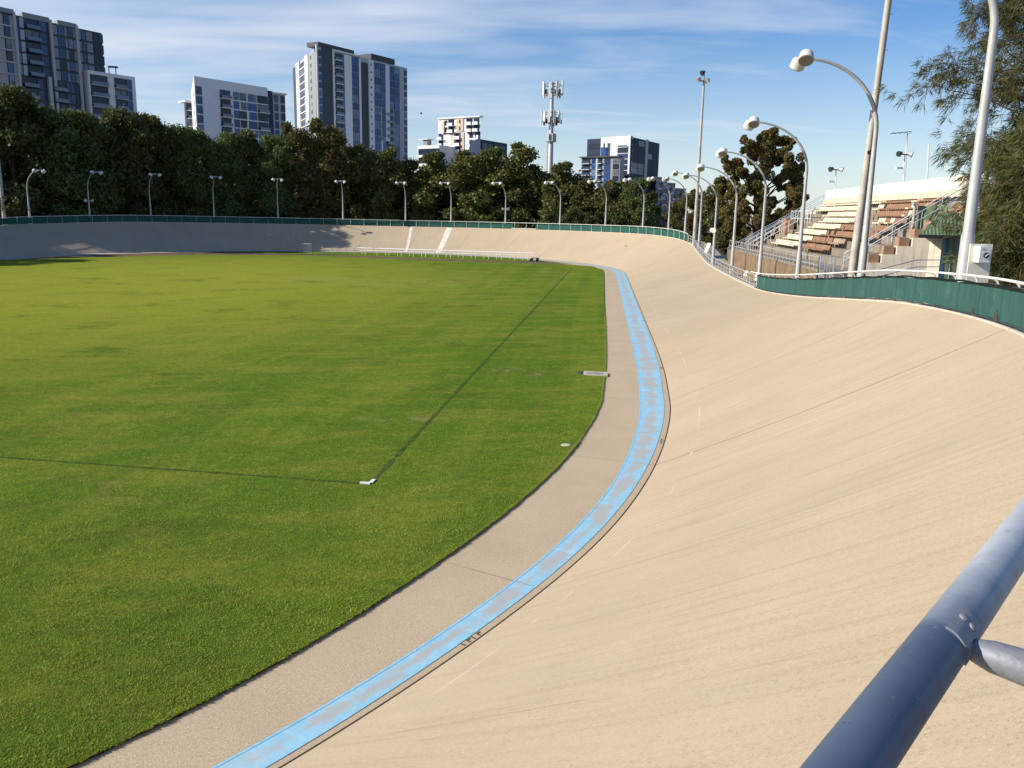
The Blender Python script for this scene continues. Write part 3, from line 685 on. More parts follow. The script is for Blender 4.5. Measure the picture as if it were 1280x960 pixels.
# straight: open steel railing
of = empty('open_railing', flat(40, bank_w(40) + .1, bank_h(40)), 'open pale steel railing in front of the stand, between two green cloth fences', 'railing')
for nm, v, z, r in (('top_rail', -.02, 1.02, .035), ('mid_rail', .1, .62, .022), ('low_rail', .1, .28, .022), ('bottom_board', .1, .08, .06)):
    b = MB(); b.tube(rail_pts(30.1, 76.5, v, z), r, 8); b.build(nm, M['pole'], of, True)
for S in np.arange(30.6, 76.5, 1.95):
    b = MB(); P = lambda v, z: np.array(flat(S, bank_w(S) + v, bank_h(S) + z))
    b.tube([P(.14, -.1), P(.12, .7), P(.04, .95), P(-.02, 1.02)], .03, 8); b.build('post', M['pole'], of, True)
for i, (S, wd, hh, z) in enumerate(((32.5, 1.7, .55, .75), (37.5, 1.5, .46, .75), (45, 1.6, .3, .8), (64.5, 2.6, 1.2, .75))):
    o3 = np.array([*outward(S), 0]); t3 = np.array([*AX, 0]); c3 = np.array(flat(S, bank_w(S) + .55, bank_h(S) + z - .35))
    b = MB(); e3 = zz_ * .94 + o3 * .3; b.frame_box(c3, t3, o3, e3, -wd / 2, wd / 2, 0, .05, 0, hh)
    b.frame_box(c3, t3, o3, zz_, -wd / 2, -wd / 2 + .05, .04, .09, -.4, hh * .8).frame_box(c3, t3, o3, zz_, wd / 2 - .05, wd / 2, .04, .09, -.4, hh * .8)
    tag(b.build('board', M['cream']), ['pale low board behind the open railing, next to the green cloth', 'small pale board behind the open railing, second from the green cloth', 'thin pale board behind the open railing in the middle of the dip', 'largest white board leaning behind the railing beside the floodlight mast'][i], 'board', 'boards behind the open railing')

# far turn: faded green cloth, thin posts, white top rail with one stretch left open
ff = empty('far_turn_fence', flat(125, bank_w(125) + .1, bank_h(125)), 'long faded green cloth fence with white rail round the far turn', 'fence')
Sg0, Sg1 = S_at(668, 290, 1), S_at(641, 290, 1)
for a, c in ((76.8, Sg0), (Sg1, 215)):
    fence_sheet('shade_cloth', a, c, .1, 1.0, M['mesh_far'], ff, step=.8, jag=.03)
b = MB(); b.tube(rail_pts(76.6, 235, -.1, 1.14, 1.2), .042, 6); b.build('top_rail', M['white_steel'], ff, True)
b = MB(); b.tube(rail_pts(Sg0 - .3, Sg1 + .3, .1, .16, 1.2), .05, 6); b.build('low_rail', M['white_steel'], ff, True)
for S in np.arange(77, 235, 2.1):
    b = MB(); P = lambda v, z: np.array(flat(S, bank_w(S) + v, bank_h(S) + z))
    b.tube([P(.06, -.1), P(.06, .85), P(-.1, 1.14)], .034 if 66 < S < 160 else .03, 6); b.build('post', M['white_steel' if S < 150 else 'pole'], ff, True)
lf = empty('back_straight_railing', flat(260, bank_w(260), bank_h(260)), 'plain steel railing along the back straight, outside the picture', 'railing')
for z in (1.1, .6):
    b = MB(); b.tube(rail_pts(235, 344, .05, z, 1.5), .035, 6); b.build('rail', M['pole'], lf, True)
for S in np.arange(236, 344, 3.6):
    b = MB(); b.tube([flat(S, bank_w(S) + .08, bank_h(S) - .1), flat(S, bank_w(S) + .05, bank_h(S) + 1.1)], .03, 6); b.build('post', M['pole'], lf, True)

# ------------------------------------------------------------------ curved lamp posts
def lamp_post(S, voff, H, reach, label, group='curved lamp posts round the track', rbase=.155, ry=2.7, heads=.32, extra=None, yaw=0.0, base_z=None, arcp=1.0):
    b3 = np.array(flat(S, bank_w(S) + voff, (bank_h(S) - .1) if base_z is None else base_z)); o3 = np.array([*outward(S), 0.]); t3 = np.array([-o3[1], o3[0], 0.])
    i3 = -o3 * math.cos(yaw) + t3 * math.sin(yaw); t3 = np.array([-i3[1], i3[0], 0.])
    r = empty('lamp_post', b3, label, 'lamp post', group)
    hp = H - ry
    b = MB(); b.tube([b3, b3 + zz_ * .9, b3 + zz_ * 1.05, b3 + zz_ * 2.5, b3 + zz_ * 2.6, b3 + zz_ * hp], [rbase * 1.25, rbase * 1.2, rbase, rbase * .95, rbase * .8, rbase * .55], 14); b.build('pole', M['pole'], r, True)
    pts = []; rs = []
    for k in range(15):
        a = PI / 2 * k / 14; pts.append(b3 + zz_ * (hp - .02 + ry * math.sin(a) ** arcp) + i3 * reach * (1 - math.cos(a))); rs.append(rbase * (.56 - .24 * k / 14))
    b = MB(); b.tube(pts, rs, 10); b.build('arm', M['pole'], r, True)
    e3 = pts[-1]; b = MB(); b.tube([e3 + zz_ * .12 - t3 * .62, e3 + zz_ * .05, e3 + zz_ * .12 + t3 * .62], rbase * .32, 8); b.lathe(e3 - zz_ * .05, zz_, [(0, .09), (.16, .09), (.2, .03)], 10); b.build('yoke', M['pole'], r, True)
    for sg in (-1, 1):
        ax = -zz_ * .80 + t3 * sg * .58 + i3 * .14; ax /= np.linalg.norm(ax); c3 = e3 + t3 * sg * .62 + i3 * .05 + zz_ * .10
        b = MB(); b.lathe(c3, ax, [(-.02, .05), (.0, heads * .62), (.05, heads * .86), (.16, heads * .93), (.40, heads), (.42, heads * .94)], 20)
        hd = b.build('lamp_head', M['lamp_white'], r, True)
        b = MB(); b.lathe(c3, ax, [(.425, heads * .9), (.452, heads * .88), (.46, heads * .5)], 20); b.build('lens', M['lamp_glass'], hd, True)
        b = MB(); b.lathe(c3, -ax, [(.0, .07), (.09, .06), (.1, .02)], 8); b.build('cap', M['dark_iron'], hd, True)
    if extra == 'speakers':
        for sg in (-1, 1):
            c3 = b3 + zz_ * 3.6 + t3 * sg * .2; b = MB(); b.lathe(c3, t3 * sg + i3 * .5, [(0, .06), (.18, .08), (.5, .27), (.52, .27)], 14); b.build('horn_speaker', M['lamp_white'], r, True)
    return r
def S_bearing(px, py, lo, hi, v):
    d = ray(px, py); k = d[0] / d[1]
    return float(min(np.arange(lo, hi, .05), key=lambda S: abs(plan(S, bank_w(S) + v)[0] - k * plan(S, bank_w(S) + v)[1]) + (1e3 if plan(S, 0)[1] < 5 else 0)))
ORD = ['first', 'second', 'third', 'fourth', 'fifth', 'sixth', 'seventh', 'eighth', 'ninth', 'tenth', 'eleventh', 'twelfth', 'thirteenth', 'fourteenth', 'fifteenth', 'sixteenth', 'seventeenth', 'eighteenth', 'nineteenth']
far_lamps = [(38, 100, 260), (113, 120, 220), (189, 120, 215), (268, 120, 205), (348, 110, 200), (429, 110, 190), (507, 100, 180), (564, 100, 170), (632, 90, 160), (700, 90, 150), (757, 80, 130), (804, 80, 120), (836, 76, 105), (857, 70, 92)]
LAMP_S = {}
descr = {1: ', with two horn speakers', 8: ', with horn speakers'}
for i, (px, lo, hi) in enumerate(far_lamps):
    S = S_bearing(px, 278, max(lo, 70) if px > 800 else max(lo, 92), hi if px > 800 else min(hi, 208), .5); LAMP_S[px] = S
    lamp_post(S, .5, 8.05, 2.9, f"curved twin-lamp post, {ORD[i]} from the left along the far fence" + descr.get(i, ''), extra='speakers' if i in (1, 8) else None)
for i, (px, py, H) in enumerate([(873, 318, 9.0), (891, 330, 9.2), (914.5, 340, 9.5), (949, 345, 9.85), (997, 345, 10.1)]):
    S = S_bearing(px, py, 15, 72 if px > 880 else 78, .55)
    zt = {873: None}.get(px)
    lamp_post(S, .55, H, 3.25, ['curved lamp post right beside the tall floodlight mast, in the fence dip', 'curved lamp post over the open railing, next right of the floodlight mast', 'curved lamp post over the open railing, in front of the bushy pine', 'curved lamp post where the green cloth fence begins, pine behind its lamp', 'curved lamp post before the seats, left of the tall weathered mast'][i], extra='speakers' if px == 891 else None)
lamp_post(S_bearing(1078, 330, 0, 14, .55),   .55, 10.5, 3.3, 'large curved lamp post touching the tall mast, in front of the stepped wall', rbase=.18, ry=3.0, heads=.33)
lamp_post(S_bearing(1206, 330, -12, 4, .55), .55, 11.5, 3.2, 'thickest lamp post, nearest the viewer, its lamp cut off by the top edge', rbase=.22, ry=2.9, heads=.33)

# ------------------------------------------------------------------ masts
def mast(px, py_top, Y, zb, rb, rt, label, head=True, z_top=None, hatch=False, name='floodlight_mast', lean=0.0):
    bx = at_y(px, 300, Y); b3 = np.array([bx[0], Y, zb]); zt = z_top if z_top else at_y(px, py_top, Y)[2]
    r = empty(name, b3, label, 'mast')
    b = MB(); H = zt - zb; b.tube([b3, b3 + zz_ * H * .35, b3 + zz_ * H * .351, b3 + zz_ * H], [rb, rb * .8, rb * .72, rt], 12); b.build('pole', M['pole_old'], r, True)
    if head:
        b = MB(); b.box(b3 + zz_ * (H - .1), 1.5, .12, .12, .3); b.tube([b3 + zz_ * (H - .1), b3 + zz_ * (H + .7)], .04, 6); b.build('crossarm', M['dark_iron'], r)
        for sx_, dz, rz in ((-.55, 0, .5), (.5, -.1, -.2), (-.1, .75, .2)):
            b = MB(); c3 = b3 + zz_ * (H + .15 + dz) + np.array([sx_, -.1, 0]); ax = np.array([-.75, -.3 + rz * .4, -.5]); b.lathe(c3, ax, [(-.15, .1), (0, .2), (.3, .34), (.36, .34)], 12); b.build('floodlight', M['pole'] if dz < .5 else M['dark_iron'], r, True)
    if hatch:
        b = MB(); c3 = b3 + zz_ * (at_y(px, 186, Y)[2] - zb); b.lathe(c3 + np.array([-.02, -.17, -.16]), (0, -1, .0), [(0, .1), (.03, .1)], 12)
        h = b.build('hatch', M['dark_iron'], r, True)
        for k in range(22):
            b = MB(); c3 = b3 + zz_ * (5.5 + k * .75); sg = (-1) ** k; b.tube([c3, c3 + np.array([.16 * sg + .1, -.05, 0])], .012, 5); b.build('step', M['pole'], r)
    if lean: r.rotation_euler = (0, lean, 0)
    return r
mast(868, 100, 104.5, 2.0, .26, .13, 'tall thin floodlight mast with lamps on top, beside the fence dip')
mast(1068, 0, 39.4, 3.0, .21, .14, 'tall weathered mast with steps, rising out of frame behind the lamp post', head=True, z_top=22, hatch=True, lean=.034)
mast(8, 0, 130, 3.0, .30, .2, 'tall pale mast at the far left edge, running out of frame', head=True, z_top=34)

# ------------------------------------------------------------------ grandstand
EX = np.array([AX[0], AX[1], 0]); EY = np.array([NX[0], NX[1], 0])       # along the straight, away from the track
def so_(t, v, z): return np.array([*plan(STN, v), 0]) + EX * t + zz_ * z
STN = 18.2; V0, RUN, NR, Z0, RISE, LEN = 11.4, .74, 9, 4.15, .49, 34.0
O3 = np.array([*plan(STN, 0), 0.])
def t_at(px, v, py=300):
    """metres along the stand of the bearing px at distance v from the datum line"""
    d = ray(px, py); k = d[0] / d[1]; p0 = plan(STN, v); return float((k * p0[1] - p0[0]) / (AX[0] - k * AX[1]))
st = empty('grandstand', so_(LEN / 2, V0 + 3.3, 2), 'open grandstand of cream and brown bench seats beside the straight', 'grandstand')
def SB(mb, t0, t1, v0, v1, z0, z1, mi=0): return mb.frame_box(O3, EX, EY, zz_, t0, t1, v0, v1, z0, z1, mi)
b = MB()
for j in range(NR): SB(b, 0.22, LEN, V0 + j * RUN, V0 + (j + 1) * RUN - .003, 0, Z0 + j * RISE - .003 * j)
SB(b, 0.22, LEN, V0 - 1.55, V0 - .003, 0, Z0 - .02)
M['terrace'] = plain('old_terrace_shade_darkened', (.27, .225, .175), .9, 0, .25, 1.2, .15, dirt=(.16, .13, .10))  # weathered concrete, base darkened for the shade under the seats
b.build('terrace', M['terrace'], st)
VB = V0 + NR * RUN; ZB = Z0 + NR * RISE
b = MB()                                                     # stepped end wall
prof = [(V0 - 1.2, 0), (V0 - 1.2, Z0 - .35), (V0, Z0 - .35)]
for j in range(NR): prof += [(V0 + j * RUN, Z0 + j * RISE + .02), (V0 + (j + 1) * RUN, Z0 + j * RISE + .02)]
prof += [(VB, ZB + .1), (VB + .6, ZB + .1), (VB + .6, 0)]
n_ = len(prof); ev = [O3 + EX * (-.06 - .22 * max(0, v - V0) if f == 0 else .2) + EY * v + zz_ * z for f in (0, 1) for v, z in prof]
b.add(ev, [tuple(range(n_)), tuple(range(2 * n_ - 1, n_ - 1, -1))] + [(i, n_ + i, n_ + (i + 1) % n_, (i + 1) % n_) for i in range(n_)])
bo = b.build('end_wall', M['conc'], st); bt_ = bmesh.new(); bt_.from_mesh(bo.data); bmesh.ops.triangulate(bt_, faces=[f for f in bt_.faces if len(f.verts) > 4]); bmesh.ops.recalc_face_normals(bt_, faces=bt_.faces); bt_.to_mesh(bo.data); bt_.free()
b = MB()
for j in range(1, NR): SB(b, -.04 - .22 * j * RUN, .18, V0 + j * RUN + .06, V0 + j * RUN + .62, Z0 + j * RISE + .023, Z0 + j * RISE + .50)
b.build('stair_edge', M['brick'], st)
b = MB(); zt_ = 9.78
for k in range(17): SB(b, k * 2.0 + .02, k * 2.0 + 1.97, VB + .0, VB + .08, ZB + .42, zt_ + .02 * (k % 2))
b.build('back_wall', M['cream'], st)
b = MB(); SB(b, 0, LEN, VB + .09, VB + .6, 0, ZB + .3); SB(b, 0, LEN, VB - .06, VB - .005, ZB + .36, ZB + .41)
for k in range(18): SB(b, k * 2.0 - .03, k * 2.0 + .03, VB + .085, VB + .13, ZB + .3, zt_ - .05)
b.build('back_frame', M['pole'], st)
def seat_run(mb, t0, t1, j, mi=0):
    """bucket seats side by side on one step"""
    n_ = max(1, int(round((t1 - t0) / .5))); wd = (t1 - t0) / n_; v0 = V0 + j * RUN + .16; z = Z0 + j * RISE
    for k in range(n_):
        a, c = t0 + k * wd + .025, t0 + (k + 1) * wd - .025
        mb.frame_box(O3, EX, EY, zz_, a, c, v0, v0 + .40, z + .30, z + .345, mi)
        mb.frame_box(O3 + zz_ * (z + .35) + EY * (v0 + .36), EX, EY * .95 + zz_ * -.3, zz_ * .95 + EY * .3, a, c, 0, .035, -.02, .30, mi)
        mb.frame_box(O3, EX, EY, zz_, a, c, v0 - .012, v0 + .02, z + .25, z + .35, mi)
    for k in range(0, n_ + 1, 2): mb.frame_box(O3, EX, EY, zz_, t0 + k * wd - .02, t0 + k * wd + .02, v0 + .15, v0 + .2, z, z + .298, 1)
zx = lambda z: 920 + z / 3.556
ROWS = {  # row: (kind, from, to) in pixel bearings of the enlarged photograph, far to near
    8: [('c', 318, 640), ('b', 645, 770), ('c', 772, 800), ('b', 803, 880)],
    7: [('w', 275, 330), ('c', 350, 562), ('c', 603, 628), ('b', 640, 745), ('c', 748, 765), ('b', 768, 850)],
    6: [('w', 235, 300), ('c', 385, 558), ('b', 603, 735), ('c', 737, 752), ('b', 756, 800)],
    5: [('w', 190, 260), ('c', 370, 506), ('b', 509, 553), ('c', 610, 640), ('b', 642, 660), ('c', 662, 680), ('b', 683, 735)],
    4: [('w', 150, 200), ('c', 325, 446), ('b', 450, 550), ('b', 600, 680)],
    3: [('w', 120, 180), ('c', 272, 386), ('b', 390, 545), ('b', 555, 620)],
    2: [('w', 95, 150), ('c', 215, 326), ('b', 330, 415), ('w', 420, 470)],
    1: [('w', 60, 120), ('c', 168, 270), ('b', 302, 405)],
    0: [('w', 20, 90)],
}
KM = {'c': 'seat_cream', 'b': 'seat_brown', 'w': 'seat_worn'}
for j, segs in ROWS.items():
    v = V0 + j * RUN + .35
    for kd, xa, xb in segs:
        ta, tb = t_at(zx(xb), v), t_at(zx(xa), v); ta, tb = max(.5, min(ta, tb)), min(LEN - .3, max(ta, tb))
        if tb - ta < .4: tb = ta + .5
        b = MB(); seat_run(b, ta, tb, j); s_ = b.build('seat_bench', [M[KM[kd]], M['dark_iron']], st)
        s_['label'] = {'c': 'cream plastic seats', 'b': 'brown plastic seats', 'w': 'faded worn seats'}[kd]
b = MB(); SB(b, .5, LEN - .5, VB - .30, VB - .08, ZB - .02, ZB + .36); b.build('top_bench', M['seat_cream'], st)
# middle aisle: brick-sided gangway with pale rails
ta = t_at(985, V0 + 3.2)
b = MB(); SB(b, ta - 1.1, ta + .7, V0 + 2.6, V0 + 3.4, Z0 + .5, Z0 + 3.4 * RISE + 1.3); b.build('gangway_block', M['brick'], st)
b = MB()
for k in range(5): SB(b, ta - 3.6, ta - 2.4, V0 + 4.2 + k * .35, V0 + 4.55 + k * .35 - .004, 2, Z0 + 2.0 + k * .22)
b.build('gangway_steps', M['conc'], st)
def stair_rail(parent, t, v0, v1, z0, z1, material, hts=(.95, .5), npost=5, rr=.026):
    b = MB()
    for hh in hts: b.tube([so_(t, v0, z0 + hh), so_(t, v1, z1 + hh)], rr, 8)
    o = b.build('handrail', material, parent, True)
    for k in range(npost + 1):
        f = k / npost; b = MB(); b.tube([so_(t, v0 + (v1 - v0) * f, z0 + (z1 - z0) * f - .05), so_(t, v0 + (v1 - v0) * f, z0 + (z1 - z0) * f + hts[0])], rr * .9, 6); b.build('rail_post', material, o, True)
stair_rail(st, .35, V0 - .5, VB - .2, Z0 - .1, ZB - .1, M['blue_steel'])
stair_rail(st, 1.5, V0 - .1, VB - .2, Z0, ZB - .1, M['white_steel'])
stair_rail(st, LEN - .1, V0 - 2.2, VB - .2, Z0 - .9, ZB - .1, M['blue_steel'])
stair_rail(st, LEN - 1.6, V0 - 1.2, VB - .2, Z0 - .3, ZB - .1, M['blue_steel'])
stair_rail(st, ta + 1.2, V0 - .3, V0 + 3.6, Z0 - .1, Z0 + 3.6 * RISE / RUN - .1, M['white_steel'])
stair_rail(st, ta - 1.6, V0 - .3, V0 + 3.6, Z0 - .1, Z0 + 3.6 * RISE / RUN - .1, M['white_steel'])
b = MB(); lz = Z0 + 4.6 * RISE / RUN + .1
for hh in (.25, .95): b.tube([so_(ta - 3.8, V0 + 4.2, lz + hh - .4), so_(ta + 4.2, V0 + 4.2, lz + hh - .4)], .035, 8)
lr = b.build('landing_rail', M['white_steel'], st, True)
for k in range(9):
    b = MB(); b.tube([so_(ta - 3.8 + k, V0 + 4.2, lz - .6), so_(ta - 3.8 + k, V0 + 4.2, lz + .55)], .03, 6); b.build('rail_post', M['white_steel'], lr, True)
# front walkway: slat screen with a pale railing on it
fs = empty('slat_screen', so_(16, V0 - 1.62, 2), 'brown slat screen along the front of the grandstand', 'screen')
b = MB()
for k in range(210): SB(b, 1.2 + k * .172, 1.2 + k * .172 + .15, V0 - 1.64, V0 - 1.60, 1.4, Z0 - .2 + rnd.uniform(-.04, .04))
b.build('slats', M['slat'], fs)
b = MB(); SB(b, 1.1, 37.5, V0 - 1.6, V0 - 1.56, Z0 - 1.0, Z0 - .9); b.build('batten', M['bark'], fs)
fr = empty('walkway_railing', so_(18, V0 - 1.58, Z0), 'pale steel railing above the brown slat screen', 'railing')
b = MB()
for hh in (.98, .5): b.tube([so_(1.2, V0 - 1.58, Z0 - .1 + hh - .2), so_(37.2, V0 - 1.58, Z0 - .1 + hh - .2)], .028, 8)
b.build('rail', M['pole'], fr, True)
for k in range(33):
    b = MB(); b.tube([so_(1.3 + k * 1.12, V0 - 1.58, Z0 - .3), so_(1.3 + k * 1.12, V0 - 1.58, Z0 + .68)], .022, 6); b.build('post', M['pole'], fr, True)
# blue gate at the foot of the near stairs
gt = empty('stair_gate', so_(-.6, V0 - 1.3, Z0 - .6), 'small pale blue steel gate at the foot of the near stairs', 'gate')
b = MB(); P = [so_(-.3, V0 - 1.9, 3.2), so_(-.3, V0 - 1.9, 5.0), so_(-.3, V0 - 1.1, 5.0), so_(-.3, V0 - 1.1, 3.2)]; b.tube(P, .035, 8); b.build('gate_frame', M['blue_steel'], gt, True)
for k in range(5):
    b = MB(); b.tube([so_(-.3, V0 - 1.8 + k * .16, 3.2), so_(-.3, V0 - 1.8 + k * .16, 4.97)], .018, 6); b.build('bar', M['blue_steel'], gt, True)
# drain pipe on the end wall, hand line in front
b = MB(); dx = at_y(1138, 300, 49.3); b.tube([(dx[0], 49.2, 3), (dx[0], 49.2, 8.0)], .09, 10); b.box((dx[0], 49.2, 8.05), .3, .25, .2)
tag(b.build('steel_column', M['pole_old'], None, True), 'slim weathered steel column in front of the stepped concrete wall', 'column')

# ------------------------------------------------------------------ kiosk with green metal roof
hk = empty('kiosk', at_y(1175, 320, 46.5) * np.array([1, 1, 0]) + zz_ * 3.2, 'small kiosk with a green ribbed metal roof beside the stepped wall', 'kiosk')
def hx(px, Y): p = at_y(px, 300, Y); return p[0]
ze0_ = at_y(1175, 294, 45.4)[2]; b = MB(); yk = 47.6; wa, wb = np.array([hx(1136, 49.0), 49.0]), np.array([hx(1178, 46.9), 46.9]); wn_ = np.array([.03, .2]); b.prism([wa, wb, wb + wn_, wa + wn_], 1.5, ze0_ - .02); b.build('wall', M['conc'], hk)
def ribbed(name, quad, material, parent, nrm):
    q = [np.asarray(p, float) for p in quad]; uv = []
    L1 = np.linalg.norm(q[1] - q[0]); L2 = np.linalg.norm(q[3] - q[0]); nn = np.asarray(nrm, float) * .05
    mb = MB(); mb.v = [tuple(p) for p in q] + [tuple(p - nn) for p in q]
    mb.f = [(0, 1, 2, 3), (7, 6, 5, 4), (0, 4, 5, 1), (1, 5, 6, 2), (2, 6, 7, 3), (3, 7, 4, 0)]; mb.m = [0] * 6
    return mb.build(name, material, parent, False, [(0, 0), (L1, 0), (L1 * .75, L2), (L1 * .25, L2)] * 2)
ye = 45.4; ze = at_y(1175, 294, ye)[2]; xa, xb = hx(1148, ye), hx(1215, ye); ap0 = np.array([hx(1172, 47.5), 47.5, at_y(1172, 266, 47.5)[2]]); ap1 = np.array([hx(1192, 47.5), 47.5, ap0[2] + .02])
e00 = np.array([xa, ye, ze]); e10 = np.array([xb, ye, ze]); e01 = np.array([hx(1151, ye + 3), ye + 3, ze]); e11 = np.array([xb + .6, ye + 3, ze])
ribbed('roof', [e00, e10, ap1, ap0], M['green_roof'], hk, (0, -.6, .8)); ribbed('roof', [e01, e00, ap0, ap0 + np.array([.02, .3, 0])], M['green_roof'], hk, (-.6, 0, .8))
ribbed('roof', [e10, e11, ap1 + np.array([0, .3, 0]), ap1], M['green_roof'], hk, (.6, 0, .8))
b = MB(); b.frame_box((0, 0, 0), (1, 0, 0), (0, 1, 0), zz_, xa - .03, xb + .03, ye - .04, ye - .003, ze - .16, ze + .01); b.build('fascia', M['dark_iron'], hk)
ribbed('side_panel', [(hx(1143, 49.4), 49.4, ze - .2), (hx(1180, 48.6), 48.6, ze - .2), (hx(1180, 48.6), 48.6, ze + 1.6), (hx(1143, 49.4), 49.4, ze + 1.6)], M['green_wall'], hk, (0, -1, 0))
ribbed('side_panel', [(hx(1186, 46.9), 46.9, 1.5), (hx(1214, 46.9), 46.9, 1.5), (hx(1214, 46.9), 46.9, ze), (hx(1186, 46.9), 46.9, ze)], M['green_wall'], hk, (0, -1, 0))
b = MB(); b.frame_box((0, 0, 0), (1, 0, 0), (0, 1, 0), zz_, hx(1177, 47.1), hx(1186, 47.1), 47.05, 47.12, 1.8, ze - .25); dr_ = b.build('door', M['blue_door'], hk)
b = MB(); b.box((hx(1179, 47), 47.0, 4.2), .06, .08, .16); b.build('handle', M['dark_iron'], dr_)
b = MB(); b.lathe((hx(1168, 47), 47.55, ze - .2), (0, -1, -.3), [(0, .05), (.1, .09), (.13, .02)], 10); b.build('wall_lamp', M['lamp_white'], hk, True)
lr_ = empty('access_rail', (hx(1150, 42), 42, 3.5), 'thin pale handrail in front of the concrete wall and kiosk', 'handrail')
P0, P1, P2 = at_y(1098, 337, 40), at_y(1146, 325, 43), at_y(1188, 325, 45)
for dz in (0, -.35):
    b = MB(); b.tube([P0 + zz_ * dz, P1 + zz_ * dz, P2 + zz_ * dz], .022, 6); b.build('rail', M['blue_steel'], lr_, True)
for p in (P0, P1, P2):
    b = MB(); b.tube([p, p * np.array([1, 1, 0]) + zz_ * 2.5], .022, 6); b.build('post', M['blue_steel'], lr_, True)
# cream cabinet with a round dial, next to the nearest lamp post
mb_c = at_y(1226, 325, 26.5); cab = empty('meter_cabinet', mb_c * np.array([1, 1, 0]) + zz_ * 4.2, 'cream metal cabinet with a round black dial beside the nearest lamp post', 'cabinet')
b = MB(); zc0, zc1 = 4.0, at_y(1226, 305, 26.6)[2]; xc0, xc1 = hx(1214, 26.6), hx(1242, 26.6)
b.frame_box((0, 0, 0), (1, 0, 0), (0, 1, 0), zz_, xc0, xc1, 26.6, 26.95, zc0 + .72, zc1); b.frame_box((0, 0, 0), (1, 0, 0), (0, 1, 0), zz_, xc0 + .05, xc0 + .2, 26.65, 26.9, 3.5, zc0 + .718); b.build('body', M['cream'], cab)
b = MB(); xd0, xd1 = hx(1227, 26.25), hx(1240.5, 26.25); zd0, zd1 = at_y(1234, 328.5, 26.25)[2], at_y(1234, 308, 26.25)[2]
b.frame_box((0, 0, 0), (1, 0, 0), (0, 1, 0), zz_, xd0, xd1, 26.25, 26.597, zd0, zd1); bx_ = b.build('door', M['white_steel'], cab)
cdl = np.array([(xd0 + xd1) / 2 + .03, 26.25, (zd0 + zd1) / 2 - .02])
b = MB(); b.lathe(cdl, (0, -1, 0), [(-.01, .085), (.03, .085), (.04, .07)], 20); b.build('dial', M['dark_iron'], bx_, True)
b = MB(); b.frame_box(cdl + np.array([0, -.05, 0]), (.77, 0, .64), (0, 1, 0), (-.64, 0, .77), -.06, .06, -.01, .02, -.012, .012); b.build('knob', M['white_steel'], bx_)
b = MB(); b.frame_box((0, 0, 0), (1, 0, 0), (0, 1, 0), zz_, xd0 + .04, xd0 + .13, 26.238, 26.247, zd1 - .1, zd1 - .06); b.build('plate', M['pole'], bx_)

# small posts on the skyline of the stand
def sky_post(px, py0, py1, Y, kind, label):
    p0, p1 = at_y(px, py0, Y), at_y(px, py1, Y); r = empty('roof_mast', p0 - zz_ * 1.5, label, 'mast', 'thin masts above the stand')
    b = MB(); b.tube([p0 - zz_ * 1.5, p1], .05, 6); b.build('pole', M['white_steel'], r)
    if kind == 'cam':
        b = MB(); b.box(p1 + np.array([0, 0, .05]), .9, .08, .08, .6); b.build('crossarm', M['dark_iron'], r)
        for s_ in (-1, 1):
            b = MB(); b.lathe(p1 + np.array([.4 * s_, .2 * s_, .12]), (s_ * .8, -.4, -.3), [(-.1, .1), (.2, .22), (.25, .2)], 10); b.build('floodlight', M['dark_iron'] if s_ < 0 else M['pole'], r, True)
        b = MB(); b.box(p1 - zz_ * .9 + np.array([-.3, 0, 0]), .5, .15, .12, .2); b.build('camera_box', M['white_steel'], r)
    if kind == 'aerial':
        b = MB(); b.tube([p1 - np.array([1.3, .2, .1]), p1 + np.array([.3, 0, .1])], .025, 5)
        for k in range(5): q = p1 + np.array([-1.1 + k * .3, -.15, -.05]); b.tube([q + np.array([0, -.3, .04]), q + np.array([0, .3, -.04])], .015, 5)
        b.build('aerial', M['dark_iron'], r)
    return r
sky_post(1045, 238, 213, 70, 'cam', 'short mast with two small floodlights on the skyline, left of the tall mast')
sky_post(1131, 226, 194, 62, 'cam', 'mast with dark floodlight cluster on the skyline, right of the tall mast')
sky_post(1134, 195, 166, 62.3, 'aerial', 'thin aerial above the floodlight cluster behind the stand')
sky_post(1161, 222, 180, 60, 'plain', 'plain thin mast on the skyline, close to the feathery tree')

# ------------------------------------------------------------------ white rails and cage at the far end of the infield
wr = empty('white_rail_fence', (*ground(555, 323.5)[:2], 0), 'low white double rail fence on the grass below the far banking', 'fence')
A_, B_ = ground(442, 318.6)[:2], ground(668, 326.2)[:2]; dAB = (B_ - A_) / np.linalg.norm(B_ - A_); nAB = np.array([-dAB[1], dAB[0]]); LAB = np.linalg.norm(B_ - A_)
def w3(t, o, z): q = A_ + dAB * t + nAB * o; return np.array([q[0], q[1], z])
for o_r, hz in ((0, 1.15), (1.2, 1.15), (0, .78)):
    b = MB(); b.tube([w3(0, o_r, hz), w3(LAB, o_r, hz)], .06, 6); b.build('rail', M['white_steel'], wr, True)
for k in range(15):
    for o_r in (0, 1.2):
        t = (k + .45 * (o_r > 0)) * LAB / 14.5; b = MB(); b.tube([w3(t, o_r, 0), w3(t, o_r, 1.15)], .05, 6)
        if k % 4 == 0 and o_r == 0: b.tube([w3(t, 0, 1.1), w3(t, .6, .6), w3(t, 1.2, 1.1)], .035, 5)
        b.build('post', M['white_steel'], wr, True)
hw = empty('equipment_trolley', (*ground(668, 327.3)[:2], 0), 'small grey trolley parked at the right end of the white rails', 'trolley')
c3 = np.array([*ground(668, 327)[:2], 0])
b = MB(); b.box(c3 + zz_ * .55, 1.3, .7, .12, .3); b.tube([c3 + np.array([.6, .2, .5]), c3 + np.array([.9, .3, 1.1])], .04, 6); b.build('deck', M['pole'], hw)
